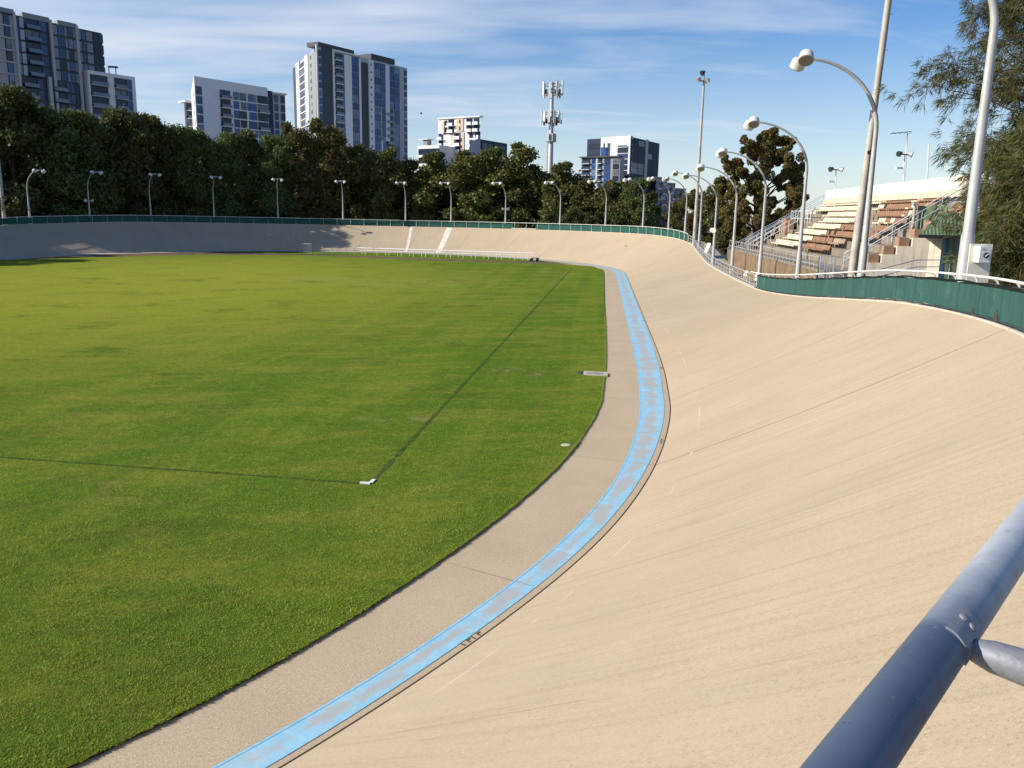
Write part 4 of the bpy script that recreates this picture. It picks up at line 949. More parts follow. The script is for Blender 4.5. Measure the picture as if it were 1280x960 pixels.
for sx_ in (-.45, .45):
    for sy_ in (-.25, .25):
        b = MB(); b.lathe(c3 + np.array([sx_, sy_ - .05, .28]), (0, 1, 0), [(0, .27), (.1, .27)], 12); b.build('wheel', M['dark_iron'], hw, True)
cg = empty('mesh_gate', (*ground(381, 318.5)[:2], 0), 'pale wire mesh gate standing in tree shade left of the white rails', 'gate')
A2 = ground(376, 318)[:2]; B2 = ground(390, 318.6)[:2]
b = MB(); z1 = 1.75
q = lambda f, z: np.array([*(A2 + (B2 - A2) * f), z])
b.tube([q(0, 0), q(0, z1), q(1, z1), q(1, 0)], .06, 6); b.build('gate_frame', M['galv'], cg, True)
b = MB()
for k in range(1, 8): b.tube([q(k / 8, .1), q(k / 8, z1)], .018, 4)
for k in range(1, 7): b.tube([q(0, k * .25), q(1, k * .25)], .015, 4)
b.build('wire_mesh', M['galv'], cg)
wf = empty('wire_fence', (*ground(415, 318.6)[:2], 0), 'thin wire fence between the mesh gate and the white rails', 'fence')
for hz in (1.4, .8, .3):
    b = MB(); b.tube([q(1.1, hz), w3(-.3, 0, hz)], .022, 5); b.build('wire', M['pole'], wf)
for f in (.25, .5, .62, .85):
    p0 = q(1.1, 0) + (w3(-.3, 0, 0) - q(1.1, 0)) * f; b = MB(); b.tube([p0, p0 + zz_ * 1.45], .04, 6); b.build('post', M['pole'], wf, True)

# ------------------------------------------------------------------ trees
def leaf_cloud(pts, size, flat_=.0):
    n_ = len(pts); a = RNG.normal(size=(n_, 3)); a /= np.linalg.norm(a, axis=1)[:, None]
    c = RNG.normal(size=(n_, 3)); b_ = np.cross(a, c); b_ /= np.linalg.norm(b_, axis=1)[:, None]
    s_ = size * (.6 + .8 * RNG.random(n_))[:, None]
    V = np.empty((n_, 4, 3)); V[:, 0] = pts - a * s_ * .5; V[:, 1] = pts + b_ * s_ * .36 ; V[:, 2] = pts + a * s_ * .5; V[:, 3] = pts - b_ * s_ * .36
    return V.reshape(-1, 3)
def crown_points(n_, W, H, z0, lobes, rl, seed, taper=.5):
    r = np.random.default_rng(seed); C = []
    for k in range(lobes):
        f = (k + .5) / lobes; a = r.random() * 2 * PI; rad_ = math.sqrt(r.random()) * W * .5 * (1 - taper * f ** 1.7) * .82
        C.append((math.cos(a) * rad_, math.sin(a) * rad_, z0 + f * (H - z0) * .93 + r.normal() * .3, rl * (.65 + .7 * r.random()) * (1 - .3 * f)))
    C = np.array(C); k = r.integers(0, len(C), n_); d = r.normal(size=(n_, 3)); d /= np.linalg.norm(d, axis=1)[:, None]
    rr = C[k, 3] * (.35 + .65 * r.random(n_) ** .5) * (1 + .12 * r.normal(size=n_)) * np.where(r.random(n_) < .16, 1 + .55 * r.random(n_), 1)
    return C[k, :3] + d * rr[:, None] * np.array([1, 1, .85]), C
def proto(name, W, H, z0, lobes, rl, nleaf, lsize, leafm, seed, taper=.5, trunk=.28):
    root = empty(name, (0, 0, -500)); r = random.Random(seed)
    P, C = crown_points(nleaf, W, H, z0, lobes, rl, seed, taper)
    V = leaf_cloud(P, lsize); np_mesh('crown', V, np.arange(len(V)).reshape(-1, 4), leafm, root)
    b = MB(); tips = [(0, 0, 0), (r.uniform(-.2, .2), r.uniform(-.2, .2), H * .3), (r.uniform(-.4, .4), r.uniform(-.4, .4), H * .6), (0, 0, H * .9)]
    b.tube(tips, [trunk, trunk * .75, trunk * .45, .04], 8)
    for k in range(0, len(C), 2):
        z = max(z0 * .6, C[k, 2] - 2.5); b.tube([(0, 0, z), (C[k, 0] * .5, C[k, 1] * .5, z + (C[k, 2] - z) * .6), tuple(C[k, :3])], [trunk * .35, trunk * .22, .03], 5)
    me = b.build('trunk', M['bark'], None, True); me.parent = root
    return root
PROTOS = {
    'dark': (proto('tree', 10, 20, 3.0, 34, 1.9, 17000, .44, M['leaf_dark'], 3), 20.),
    'tall': (proto('tree', 8.5, 24, 3.5, 36, 1.75, 17000, .44, M['leaf_dark'], 5, .6), 24.),
    'olive': (proto('tree', 9, 19, 2.0, 32, 1.8, 16000, .42, M['leaf_olive'], 8, .55), 19.),
    'rust': (proto('tree', 9.5, 20, 2.5, 34, 1.75, 16000, .42, M['leaf_rust'], 9, .5), 20.),
    'shrub': (proto('shrub', 7, 5, .3, 16, 1.3, 3600, .42, M['leaf_lime'], 12, .3, .08), 5.),
}
used = set()
def plant(kind, x, y, H, wscale, label, cat='tree', group=None, z=0.0):
    root, h0 = PROTOS[kind]
    o = root if kind not in used else copy_tree(root); used.add(kind)
    s_ = H / h0; o.location = (float(x), float(y), z); o.scale = (s_ * wscale, s_ * wscale, s_); o.rotation_euler = (0, 0, rnd.uniform(0, 6.28))
    tag(o, label, cat, group); return o
def plant_px(kind, px, ytop, Y, wscale, label, cat='tree', group=None, z=0.0):
    p = at_y(px, ytop, Y); return plant(kind, p[0], Y, p[2] - z, wscale, label, cat, group, z)
def far_Y(px, extra):
    """depth of the fence on this bearing plus extra metres"""
    S = float(min(np.arange(74, 215, .5), key=lambda s: abs(plan(s, 8)[0] - ray(px, 270)[0] / ray(px, 270)[1] * plan(s, 8)[1]) + (0 if plan(s, 8)[1] > 100 else 1e3)))
    p = plan(S, 8); return p[1] * (1 + extra / np.linalg.norm(p)), S
FRONT = [(-35, 100, 'dark', 1.1, 'dark tree leaning in at the far left edge of the row'),
 (5, 104, 'dark', 1.1, 'tallest dark tree at the left edge, below the stepped tower'), (40, 118, 'tall', 1.1, 'dark tree above the first curved lamp post from the left'),
 (72, 134, 'dark', 1.0, 'dark tree between the first and second lamp posts, under the left tower'), (104, 138, 'dark', .95, 'broad dark tree behind the second lamp post with speakers'),
 (134, 132, 'tall', 1.0, 'dark tree right of the second lamp post, under the low white block'), (163, 138, 'dark', 1.0, 'dark tree left of the third lamp post, at the right end of the left tower'),
 (196, 142, 'tall', 1.0, 'dark tree behind the third lamp post with sky showing through its side'), (224, 156, 'dark', .9, 'dark tree left of the white apartment block'),
 (254, 160, 'tall', 1.05, 'dark tree under the left corner of the white apartment block'), (284, 164, 'dark', .9, 'dark tree behind the fourth lamp post under the white block'),
 (314, 160, 'tall', 1.0, 'small pointed dark tree under the middle of the white block'), (343, 168, 'dark', .9, 'dark tree behind the fifth lamp post under the white block end'),
 (372, 150, 'rust', .9, 'rusty brown tree at the left foot of the tall tower'), (404, 146, 'rust', 1.0, 'tall rusty tree covering the lower middle of the tall tower'),
 (447, 176, 'olive', 1.15, 'olive tree below the right half of the tall tower'), (488, 180, 'olive', 1.1, 'olive tree at the right foot of the tall tower'),
 (514, 198, 'dark', .8, 'low dark tree right of the tall tower behind the seventh lamp post'), (545, 185, 'olive', 1.3, 'broad olive tree in front of the cream stepped block'),
 (582, 184, 'olive', 1.35, 'olive tree behind the eighth lamp post under the cream block'), (618, 180, 'olive', 1.3, 'olive tree right of the cream stepped block'),
 (650, 174, 'olive', 1.3, 'tall rounded tree left of the phone mast'), (706, 198, 'olive', 1.3, 'bushy olive tree in front of the foot of the phone mast'),
 (735, 220, 'olive', 1.2, 'low olive tree between the phone mast and the dark tower'), (768, 222, 'olive', 1.35, 'olive tree below the dark and white tower, behind the eleventh lamp post'),
 (800, 222, 'dark', 1.2, 'dark rounded tree below the right side of the dark tower')]
for px, yt, kd, ws, lb in FRONT:
    Y, S = far_Y(max(px, 8), (13 if px < 60 else rnd.uniform(7.5, 10.5)) if px < 395 else rnd.uniform(13, 17)); plant_px(kd, px, yt, Y, ws, lb, group='trees behind the far fence')
FILL = 'dark tree filling the second row behind the far fence'
for k, px in enumerate(range(-60, 830, 27)):
    yt = np.interp(px, [-60, 0, 60, 130, 200, 300, 400, 450, 510, 600, 700, 760, 830], [105, 110, 130, 142, 150, 168, 158, 182, 200, 188, 208, 232, 246]) + rnd.uniform(2, 14)
    Y, S = far_Y(max(px, 8), rnd.uniform(24, 30)); plant_px('tall' if px < 360 else ('olive' if k % 2 else 'dark'), px + rnd.uniform(-8, 8), yt, Y, 1.25, FILL, group='second row of trees behind the far fence')
# trees along the left outside, whose shade falls on the far left banking
for k, S in enumerate(np.arange(219, 262, 8)):
    p = plan(S, 24 + rnd.uniform(0, 6)); plant('dark', p[0], p[1], 25 + rnd.uniform(-3, 2), 1.1, 'dark tree in the row outside the back straight, beyond the left edge', group='trees outside the back straight')
for S, vo, hh in ((203, 19, 17), (209, 20, 16.5), (215, 19, 16)):
    p = plan(S, vo); plant('dark', p[0], p[1], hh, 1.5, 'dark tree in the row outside the back straight, beyond the left edge', group='trees outside the back straight')
for k, (px, yt, ws) in enumerate(((720, 262, 1.2), (742, 266, 1.0), (690, 268, 1.0), (775, 266, 1.1))):
    Y, S = far_Y(px, 7.5); plant_px('shrub', px, yt, Y, ws * .8, ['low light green shrub under the gap beside the phone mast tree', 'low light green shrub left of the eleventh lamp post', 'low green shrub behind the tenth lamp post', 'low green shrub between the eleventh and twelfth lamp posts'][k], 'shrub', 'shrubs behind the far fence', z=3.6)
for px, yt, Y, kd, ws, lb in [(838, 262, 150, 'rust', .9, 'low rusty bush behind the far bend of the fence'), (852, 246, 128, 'rust', 1.0, 'rusty tree left of the tall floodlight mast'), (872, 234, 122, 'rust', 1.0, 'rusty tree behind the tall floodlight mast'),
    (893, 228, 118, 'olive', 1.0, 'olive tree right of the floodlight mast, left of the pine'), (915, 262, 112, 'olive', 1.3, 'low olive tree at the foot of the pine')]:
    plant_px(kd, px, yt, Y, ws, lb, group='trees beyond the stand')
# the bushy pine beyond the far end of the stand: separate clumps with sky between
def pine():
    p = at_y(952, 168, 108); H = p[2]; root = empty('pine_tree', (p[0], 108, 0), 'large bushy pine with brown tips and sky gaps beyond the stand', 'tree')
    r = random.Random(4); C = []; b = MB(); b.tube([(0, 0, 0), (.3, 0, H * .35), (-.2, .2, H * .6), (.4, 0, H * .85)], [.45, .36, .25, .08], 10)
    spots = [(909, 205), (925, 185), (915, 225), (940, 195), (955, 175), (972, 172), (988, 180), (995, 200), (980, 195), (998, 218), (985, 215), (965, 195), (958, 215), (930, 215), (920, 245), (940, 240), (985, 240), (990, 255), (970, 250), (955, 265), (935, 262), (912, 262), (975, 270), (1000, 240), (945, 280), (925, 285), (965, 285), (990, 275), (945, 225), (908, 232), (978, 228)]
    Ps = []
    for i, (px, py) in enumerate(spots):
        q = at_y(px, py, 108) - np.array([p[0], 108, 0]); q[1] = r.uniform(-3.4, 3.4); R_ = r.uniform(1.05, 1.65); C.append(q)
        for m in range(9):
            d0 = RNG.normal(size=3); d0 /= np.linalg.norm(d0); c_ = q + d0 * R_ * RNG.uniform(.4, 1.05); n_ = 250; d = RNG.normal(size=(n_, 3)); d /= np.linalg.norm(d, axis=1)[:, None]
            Ps.append(c_ + d * (R_ * .42 * (.25 + .75 * RNG.random(n_) ** .5))[:, None])
        z = max(1, q[2] - r.uniform(2, 5)); b.tube([(0, 0, z), (q[0] * .5, q[1] * .5, z + (q[2] - z) * .5), tuple(q)], [.14, .09, .03], 6)
    V = leaf_cloud(np.vstack(Ps), .27); M['leaf_pine'] = mat_leaf('brown_tipped_pine_foliage', [(0, (.085, .095, .028)), (.5, (.17, .165, .045)), (.85, (.25, .20, .055)), (1, (.30, .20, .055))], .38)
    np_mesh('crown', V, np.arange(len(V)).reshape(-1, 4), M['leaf_pine'], root)
    t_ = b.build('trunk', M['bark'], None, True); t_.parent = root
pine()
# the feathery she-oak at the right edge
def she_oak(px, Y, H, name, label, seed, zlow, nb, spread, prof=None, density=1.0):
    p = at_y(px, 300, Y); root = empty(name, (p[0], Y, 1.0), label, 'tree'); r = np.random.default_rng(seed); rr_ = random.Random(seed)
    b = MB(); stem = [np.array([0, 0, -1.]), np.array([.2, .1, H * .3]), np.array([-.3, .2, H * .6]), np.array([.1, 0, H])]
    b.tube(stem, [.30, .24, .15, .03], 10); b.tube([stem[1] - zz_ * 2, np.array([-.9, -.4, H * .5]), np.array([-1.6, -.3, H * .85])], [.17, .12, .03], 8)
    tufts = []; dirs = []
    for k in range(nb):
        f = rr_.random(); z = zlow + f * (H - zlow); i = min(2, int(z / H * 3)); base = np.array([np.interp(z, [-1, H * .3, H * .6, H], [s[0] for s in stem]), np.interp(z, [-1, H * .3, H * .6, H], [s[1] for s in stem]), z])
        a = rr_.uniform(0, 2 * PI); L = (spread * (1.05 - .62 * f) if prof is None else float(np.interp(z + 1, prof[0], prof[1]))) * rr_.uniform(.45, 1.0); d = np.array([math.cos(a), math.sin(a), rr_.uniform(.05, .5)])
        pts = [base]; 
        for s_ in range(1, 6): t = s_ / 5; pts.append(base + d * L * t + zz_ * (.5 * t - .75 * t * t) + r.normal(size=3) * .09 * L * .3)
        b.tube(pts, [.05, .042, .034, .025, .017, .007], 5)
        for s_ in range(int(22 * density)):
            t = .22 + .8 * rr_.random(); j = min(4, int(t * 5)); q = pts[j] + (pts[j + 1] - pts[j]) * (t * 5 - j) if t < 1 else pts[5]
            sub = r.normal(size=3) * np.array([.36, .36, .30]) * (1 + .3 * rr_.random()); e = q + sub
            if s_ % 3 == 0: b.tube([q, e], [.010, .005], 4)
            tufts.append(e); dirs.append(d * .7 + sub * .8)
    T = np.array(tufts); D = np.array(dirs); n_ = len(T); k = 26
    P = np.repeat(T, k, 0) + r.normal(size=(n_ * k, 3)) * .07; dd = np.repeat(D, k, 0) + r.normal(size=(n_ * k, 3)) * .75; dd /= np.linalg.norm(dd, axis=1)[:, None]
    ln = (.22 + .30 * r.random(n_ * k))[:, None]; dd[:, 2] -= .28; sd_ = np.cross(dd, r.normal(size=dd.shape)); sd_ /= np.linalg.norm(sd_, axis=1)[:, None]
    wv = .0145
    V = np.empty((n_ * k, 4, 3)); mid = P + dd * ln * .5; tip = P + dd * ln - np.array([0, 0, .07]); V[:, 0] = P; V[:, 1] = mid + sd_ * wv; V[:, 2] = tip; V[:, 3] = mid - sd_ * wv
    V = V.reshape(-1, 3); np_mesh('foliage', V, np.arange(len(V)).reshape(-1, 4), M['needle'], root)
    t_ = b.build('trunk', M['bark_oak'], None, True); t_.parent = root
she_oak(1288, 35, 21, 'she_oak', 'tall feathery she-oak behind the nearest lamp post at the right edge', 21, 3.6, 205, 4.9, ([3, 5.5, 7.5, 9.5, 11.5, 14.5, 17, 21], [2.4, 2.9, 3.3, 4.6, 5.4, 4.3, 3.7, 1.2]))
she_oak(1318, 32, 10, 'she_oak', 'low dense she-oak filling the right edge behind the cream cabinet', 22, .6, 190, 3.7)
she_oak(1272, 37, 7.5, 'she_oak', 'short dark she-oak directly behind the cream cabinet, left of the dense one', 23, .4, 150, 2.3)

# ------------------------------------------------------------------ apartment towers beyond the trees
UPV = zz_
def on(px, D): p = at_y(px, 180, D); return np.array([p[0], D])
class Facade:
    def __init__(s, root, A, B, z0, z1):
        s.root = root; s.A = np.asarray(A, float); s.B = np.asarray(B, float); s.z0, s.z1 = z0, z1
        d = s.B - s.A; s.L = np.linalg.norm(d); s.d = d / s.L; s.n = np.array([s.d[1], -s.d[0]])
        if s.n @ s.A > 0: s.n = -s.n
    def u(s, px):
        d = ray(px, 170); k = d[0] / d[1]; return float((k * s.A[1] - s.A[0]) / (s.d[0] - k * s.d[1]))
    def add(s, mb, u0, u1, z0, z1, d0, d1, mi=0):
        return mb.frame_box((s.A[0], s.A[1], 0), (*s.d, 0), (*s.n, 0), UPV, u0, u1, d0, d1, z0, z1, mi)
    def panel(s, name, pa, pb, z0, z1, material, d1=.1, d0=-.2, parent=None, mullion=True):
        mb = MB(); ua, ub = s.u(pa), s.u(pb); s.add(mb, ua, ub, z0, z1, d0, d1)
        if name == 'window' and mullion:
            w_ = ub - ua; nm = max(1, int(w_ / 1.1))
            for k in range(nm + 1): x = ua + w_ * k / nm; s.add(mb, x - .05, x + .05, z0, z1, d1 - .05, d1 + .06, 1)
            s.add(mb, ua, ub, z0 + (z1 - z0) * .33, z0 + (z1 - z0) * .33 + .08, d1 - .04, d1 + .055, 1)
            return mb.build(name, [material, M['b_dark']], parent or s.root)
        return mb.build(name, material, parent or s.root)
    def balcony(s, pa, pb, z, fh, slab='b_white', rail='balus'):
        ua, ub = s.u(pa), s.u(pb); mb = MB()
        s.add(mb, ua, ub, z + .25, z + fh - .02, -.3, .05, 0); s.add(mb, ua, ub, z, z + .24, -.3, 1.3, 1); s.add(mb, ua + .05, ub - .05, z + .245, z + 1.2, 1.15, 1.22, 2)
        nb = max(1, int((ub - ua) / 1.4))
        for k in range(nb + 1): x = ua + (ub - ua) * k / nb; s.add(mb, x - .04, x + .04, z + .25, z + fh - .02, .03, .1, 3)
        return mb.build('balcony', [M['g_dark'], M[slab], M[rail], M['b_dark']], s.root)
def body(root, poly, z1, material, name='wall', z0=-.1):
    return MB().prism([tuple(p) for p in poly], z0, z1).build(name, material, root)
def top_z(px, py, D): return at_y(px, py, D)[2]
def tower(name, p, label): return empty(name, (p[0], p[1], 0), label, 'apartment tower')
FH = 3.1
# A: long stepped block at the far left
A0, A1 = on(-70, 222), on(137.5, 263); Az = top_z(0, 12, 235); a_d = (A1 - A0) / np.linalg.norm(A1 - A0); a_n = np.array([-a_d[1], a_d[0]])
tA = tower('apartment_tower', A1, 'long dark stepped apartment block with pale piers at the far left')
body(tA, [A0, A1, A1 + a_n * 16, A0 + a_n * 16], Az, M['b_dark'])
fA = Facade(tA, A0, A1, 0, Az)
for px in (-40, 29, 72.5, 104): fA.panel('pier', px, px + 3, 0, Az + .6, M['b_grey'], .7)
fA.panel('parapet', -70, 31, Az - .3, Az + 1.2, M['b_mid'], .4, -1); fA.panel('parapet', 41, 73, Az - .3, Az + 1.1, M['b_mid'], .4, -1); fA.panel('parapet', 83, 106, Az - .3, Az + 1.0, M['b_mid'], .4, -1)
nfl = 13
for k in range(nfl):
    z = Az - (k + 1) * FH
    fA.panel('spandrel', -70, 29, z + FH - .35, z + FH + .05, M['b_grey'] if k else M['b_dark'], .5)
    for px0, px1, mt in ((-37, -8, 'b_beige'), (5.5, 17, 'b_beige'), (25, 29, 'b_beige')):
        fA.panel('panel', px0, px1, z + .1, z + FH - .4, M[mt], .2)
    for px0, px1 in ((-8, 5), (18, 24.5)):
        fA.panel('window', px0, px1, z + .2, z + FH - .45, M['g_blue' if rnd.random() < .6 else 'g_dark'], .22)
    if k < 5:
        fA.panel('window', 32, 36, z + .2, z + FH - .45, M['g_blue'], .2); fA.panel('panel', 37, 42, z + .1, z + FH - .4, M['b_grey'], .2)
        fA.balcony(43, 60, z, FH, 'b_navy'); (fA.panel('window', 60.5, 69, z + .2, z + FH - .4, M['g_blue'], .2))
        for a, c in ((76, 82), (91, 94), (101, 104)): fA.panel('panel', a, c, z + .1, z + FH - .5, M['b_mid'], .2)
        for a, c in ((82.5, 90.5), (94.5, 100.5)): fA.panel('window', a, c, z + .2, z + FH - .5, M['g_blue' if rnd.random() < .7 else 'g_dark'], .22)
        fA.panel('panel', 108, 111, z + .1, z + FH - .5, M['b_mid'], .2); fA.panel('window', 111.5, 116, z + .2, z + FH - .5, M['g_blue'], .22); fA.panel('panel', 117, 124.5, z + .1, z + FH - .5, M['b_mid'], .2)
        fA.panel('window', 126, 137, z + .2, z + FH - .4, M['g_dark'], .2)
    else:
        fA.balcony(34, 52, z, FH, 'b_navy'); fA.panel('window', 52.5, 60, z + .2, z + FH - .4, M['g_blue'], .2)
        fA.balcony(71, 87, z, FH, 'b_navy'); fA.panel('window', 88, 98, z + .2, z + FH - .4, M['g_blue'], .2); fA.panel('window', 99, 104, z + .2, z + FH - .4, M['g_dark'], .2)
fA.panel('pier', 65, 69, 0, Az - 5 * FH + .6, M['b_grey'], .9)
# its lower wing
W0, W1 = on(115, 256), on(172.5, 268); Wz = top_z(115, 88, 256)
wg = body(tA, [W0, W1, W1 + a_n * 10, W0 + a_n * 10], Wz - .05, M['b_grey'], 'lower_wing')
fW = Facade(tA, W0, W1, 0, Wz)
fW.panel('wing_frame', 115, 172.5, Wz - .9, Wz + .1, M['b_white'], .5, -1)
for px, w_ in ((115, 2), (139, 7.5), (168.5, 4)): fW.panel('pier', px, px + w_, 0, Wz - .91, M['b_white'], .5)
for k in range(9):
    z = Wz - .9 - (k + 1) * FH
    fW.balcony(117.3, 138.7, z, FH, 'b_grey'); fW.balcony(147, 162, z, FH, 'b_grey'); fW.panel('window', 162.5, 168, z + .3, z + FH - .1, M['g_blue'], .15)
b = MB(); e_ = on(143, 264); [b.box((e_[0] + dx, e_[1] + dy, Wz + 1.2), .2, .2, 2.4) for dx, dy in ((0, 0), (1.9, .4), (1.0, 2.4))]; b.box((e_[0] + .95, e_[1] + .9, Wz + 2.45), 2.6, 2.6, .2, .3); b.build('roof_pergola', M['b_dark'], tA)
# B: white block
B0, B1 = on(247, 290), on(337, 314); Bz = top_z(247, 95, 290); b_d = (B1 - B0) / np.linalg.norm(B1 - B0); BL = on(242.5, 330)
tB = tower('apartment_block', B0, 'white apartment block with a blank white wall strip and recessed balconies')
body(tB, [B0, B1, B1 + (BL - B0), BL], Bz, M['b_white'])
fB = Facade(tB, B0, B1, 0, Bz); FHb = 3.05
for k in range(9):
    z = Bz - 3.0 - (k + 1) * FHb
    fB.panel('window', 248, 255, z + .35, z + FHb - .05, M['g_blue'], .06); fB.balcony(277.5, 290, z, FHb); 
    sh = [0, 1, -1, 0, 1, 0, -1, 1, 0][k]
    fB.panel('window', 294, 300.5, z + .3, z + FHb - .1, M['g_blue'], .06); fB.panel('window', 302 + sh, 309.5, z + .3, z + FHb - .1, M['g_dark'], .06)
    fB.panel('window', 312 - sh, 322, z + .3, z + FHb - .1, M['g_blue'], .06)
    fB.balcony(323.5, 336, z, FHb) if k % 2 else fB.panel('window', 323.5, 336, z + .3, z + FHb - .1, M['g_dark'], .06)
fBl = Facade(tB, B0, BL, 0, Bz)
for k in range(8):
    z = Bz - 3.0 - (k + 1) * FHb; mb = MB(); fBl.add(mb, 6, 9, z + .5, z + 2.6, -.1, .06); fBl.add(mb, 14, 17, z + .5, z + 2.6, -.1, .06); mb.build('side_window', M['g_dark'], tB)
G0, G1 = on(337.2, 316), on(343, 318); gz = top_z(337.5, 113, 316); bb = np.array([-b_d[1], b_d[0]]) * 12
body(tB, [G0, G1, G1 + bb, G0 + bb], gz, M['b_navy'], 'dark_recess')
H0, H1 = on(342, 318), on(358, 322); hz_ = top_z(342, 116, 318); body(tB, [H0, H1, H1 + bb, H0 + bb], hz_, M['b_grey'], 'side_wing')
fH = Facade(tB, H0, H1, 0, hz_); fH.panel('roof_edge', 341, 359, hz_ - .3, hz_ + .3, M['b_white'], .8, -4)
for k in range(8):
    z = hz_ - .5 - (k + 1) * FHb; fH.panel('window', 344.5, 349, z + .3, z + FHb - .2, M['g_blue'], .1); fH.panel('window', 352.5, 357.5, z + .3, z + FHb - .2, M['g_dark'], .1)
C0, C1 = on(233, 345), on(247, 349); cz = top_z(240, 128, 347); body(tB, [C0, C1, C1 + np.array([-3, 12]), C0 + np.array([-3, 12])], cz, M['b_mid'], 'rear_wing')
fC0 = Facade(tB, C0, C1, 0, cz); fC0.panel('roof_edge', 232, 247, cz - .2, cz + .5, M['b_white'], 1.0, -4)
for k in range(5): fC0.balcony(235, 243, cz - .3 - (k + 1) * FHb, FHb, 'b_white')
# C: the tall tower
D0 = on(400, 350); D1 = on(509.5, 397); DL = on(369.5, 402); Dz = top_z(400, 56, 350)
tC = tower('apartment_tower', D0, 'tallest tower, blue glass front and a sunlit white left side, left of centre')
body(tC, [D0, D1, D1 + (DL - D0), DL], Dz - .6, M['b_grey'])
fC = Facade(tC, D0, D1, 0, Dz); FHc = 3.05; nC = 15
fC.panel('dark_strip', 404.5, 417, 0, Dz - .5, M['b_dark'], .25); fC.panel('dark_strip', 451.5, 461, 0, Dz - 2.5, M['b_dark'], .1); fC.panel('corner_pier', 397.5, 399.0, 0, Dz, M['b_grey'], .5)
fC.panel('white_pier', 417, 419, 0, Dz - 1, M['b_white'], .6); fC.panel('white_pier', 449, 451.3, 0, Dz - 1.5, M['b_white'], .6); fC.panel('white_pier', 461, 467, 0, Dz - 1.0, M['b_white'], .7); fC.panel('white_pier', 499, 504.5, 0, Dz - 2, M['b_grey'], .5)
fC.panel('pale_panel', 431.5, 440.5, 0, Dz - 1.2, M['b_white'], .35); fC.panel('pale_panel', 482, 487, Dz - 11 * FHc, Dz - 1.4, M['b_white'], .35); fC.panel('pale_panel', 476, 478, 0, Dz - 11 * FHc, M['b_white'], .35)
fC.panel('roof_plant', 400, 444, Dz - .4, Dz + 1.2, M['b_dark'], .3, -6); fC.panel('roof_plant', 465, 494, Dz - .4, Dz + 1.8, M['b_dark'], .2, -8); fC.panel('roof_rim', 417, 452, Dz - .9, Dz - .3, M['b_white'], .7, -1)
for k in range(nC):
    z = Dz - 1.3 - (k + 1) * FHc
    fC.panel('window', 399.2, 404.3, z + .3, z + FHc - .45, M['g_blue'], .3); fC.balcony(419.3, 428, z, FHc, 'b_white')
    fC.panel('window', 428.3, 431.3, z + .15, z + FHc - .1, M['g_blue'], .3, mullion=False); fC.panel('window', 440.8, 448.8, z + .15, z + FHc - .1, M['g_blue'], .3)
    fC.panel('window', 467.3, 475.7, z + .15, z + FHc - .1, M['g_blue'], .3)
    if k < 6: fC.panel('window', 476, 481.7, z + .15, z + FHc - .1, M['g_blue'], .3); fC.panel('window', 487.3, 492, z + .15, z + FHc - .1, M['g_blue'], .3)
    else: fC.panel('window', 478.3, 483, z + .15, z + FHc - .1, M['g_blue'], .3, mullion=False); fC.balcony(483, 491.5, z, FHc, 'b_grey')
    fC.panel('window', 493, 498.7, z + .15, z + FHc - .1, M['g_blue'], .3, mullion=False)
    fC.panel('slot_window', 462.8, 464.3, z + 1, z + 1.9, M['b_dark'], .75); fC.panel('slot_window', 505.5, 509, z + .4, z + FHc - .6, M['g_dark'], .2)
fCl = Facade(tC, D0, DL, 0, Dz)
fCl.panel('dark_strip', 369.5, 374, 0, Dz - 1, M['b_dark'], .25); fCl.panel('dark_strip', 389, 397.3, 0, Dz - 1.2, M['b_mid'], .25); fCl.panel('white_pier', 374.2, 378, 0, Dz - .6, M['b_white'], .7); fCl.panel('white_pier', 385, 388.8, Dz - 9 * FHc, Dz - .6, M['b_white'], .6)
for k in range(12):
    z = Dz - 1.3 - (k + 1) * FHc
    fCl.panel('window', 378.5, 381.5, z + .5, z + FHc - .5, M['g_dark'], .2, mullion=False); fCl.panel('window', 382.2, 384.8, z + .6, z + FHc - .6, M['g_blue'], .2, mullion=False); fCl.panel('window', 391, 392.5, z + .8, z + FHc - .8, M['g_dark'], .35, mullion=False)
    fCl.panel('floor_band', 378, 389, z, z + .35, M['b_white'], .5)
# D: cream stepped block, sunlit
E0, E1 = on(548, 342), on(600, 331); Ez = top_z(575, 147, 336); ed = (E1 - E0) / np.linalg.norm(E1 - E0); en = np.array([-ed[1], ed[0]])
tD = tower('apartment_block', E0, 'small sunlit cream and salmon stepped block left of the phone mast')
body(tD, [E0, E1, E1 * 1.035, E0 * 1.035], Ez, M['b_white']); fD = Facade(tD, E0, E1, 0, Ez)
fD.panel('salmon_panel', 571, 579.5, Ez - 5.2, Ez + .4, M['b_pink'], .3); fD.panel('salmon_panel', 563.5, 568, Ez - 10, Ez - 5.5, M['b_pink'], .3); fD.panel('salmon_panel', 576.5, 580.5, Ez - 12, Ez - 5.5, M['b_pink'], .3); fD.panel('salmon_panel', 553, 555.5, Ez - 6, Ez - 1, M['b_pink'], .25)
fD.panel('cornice', 548, 600, Ez - .2, Ez + .3, M['b_white'], .5, -2)
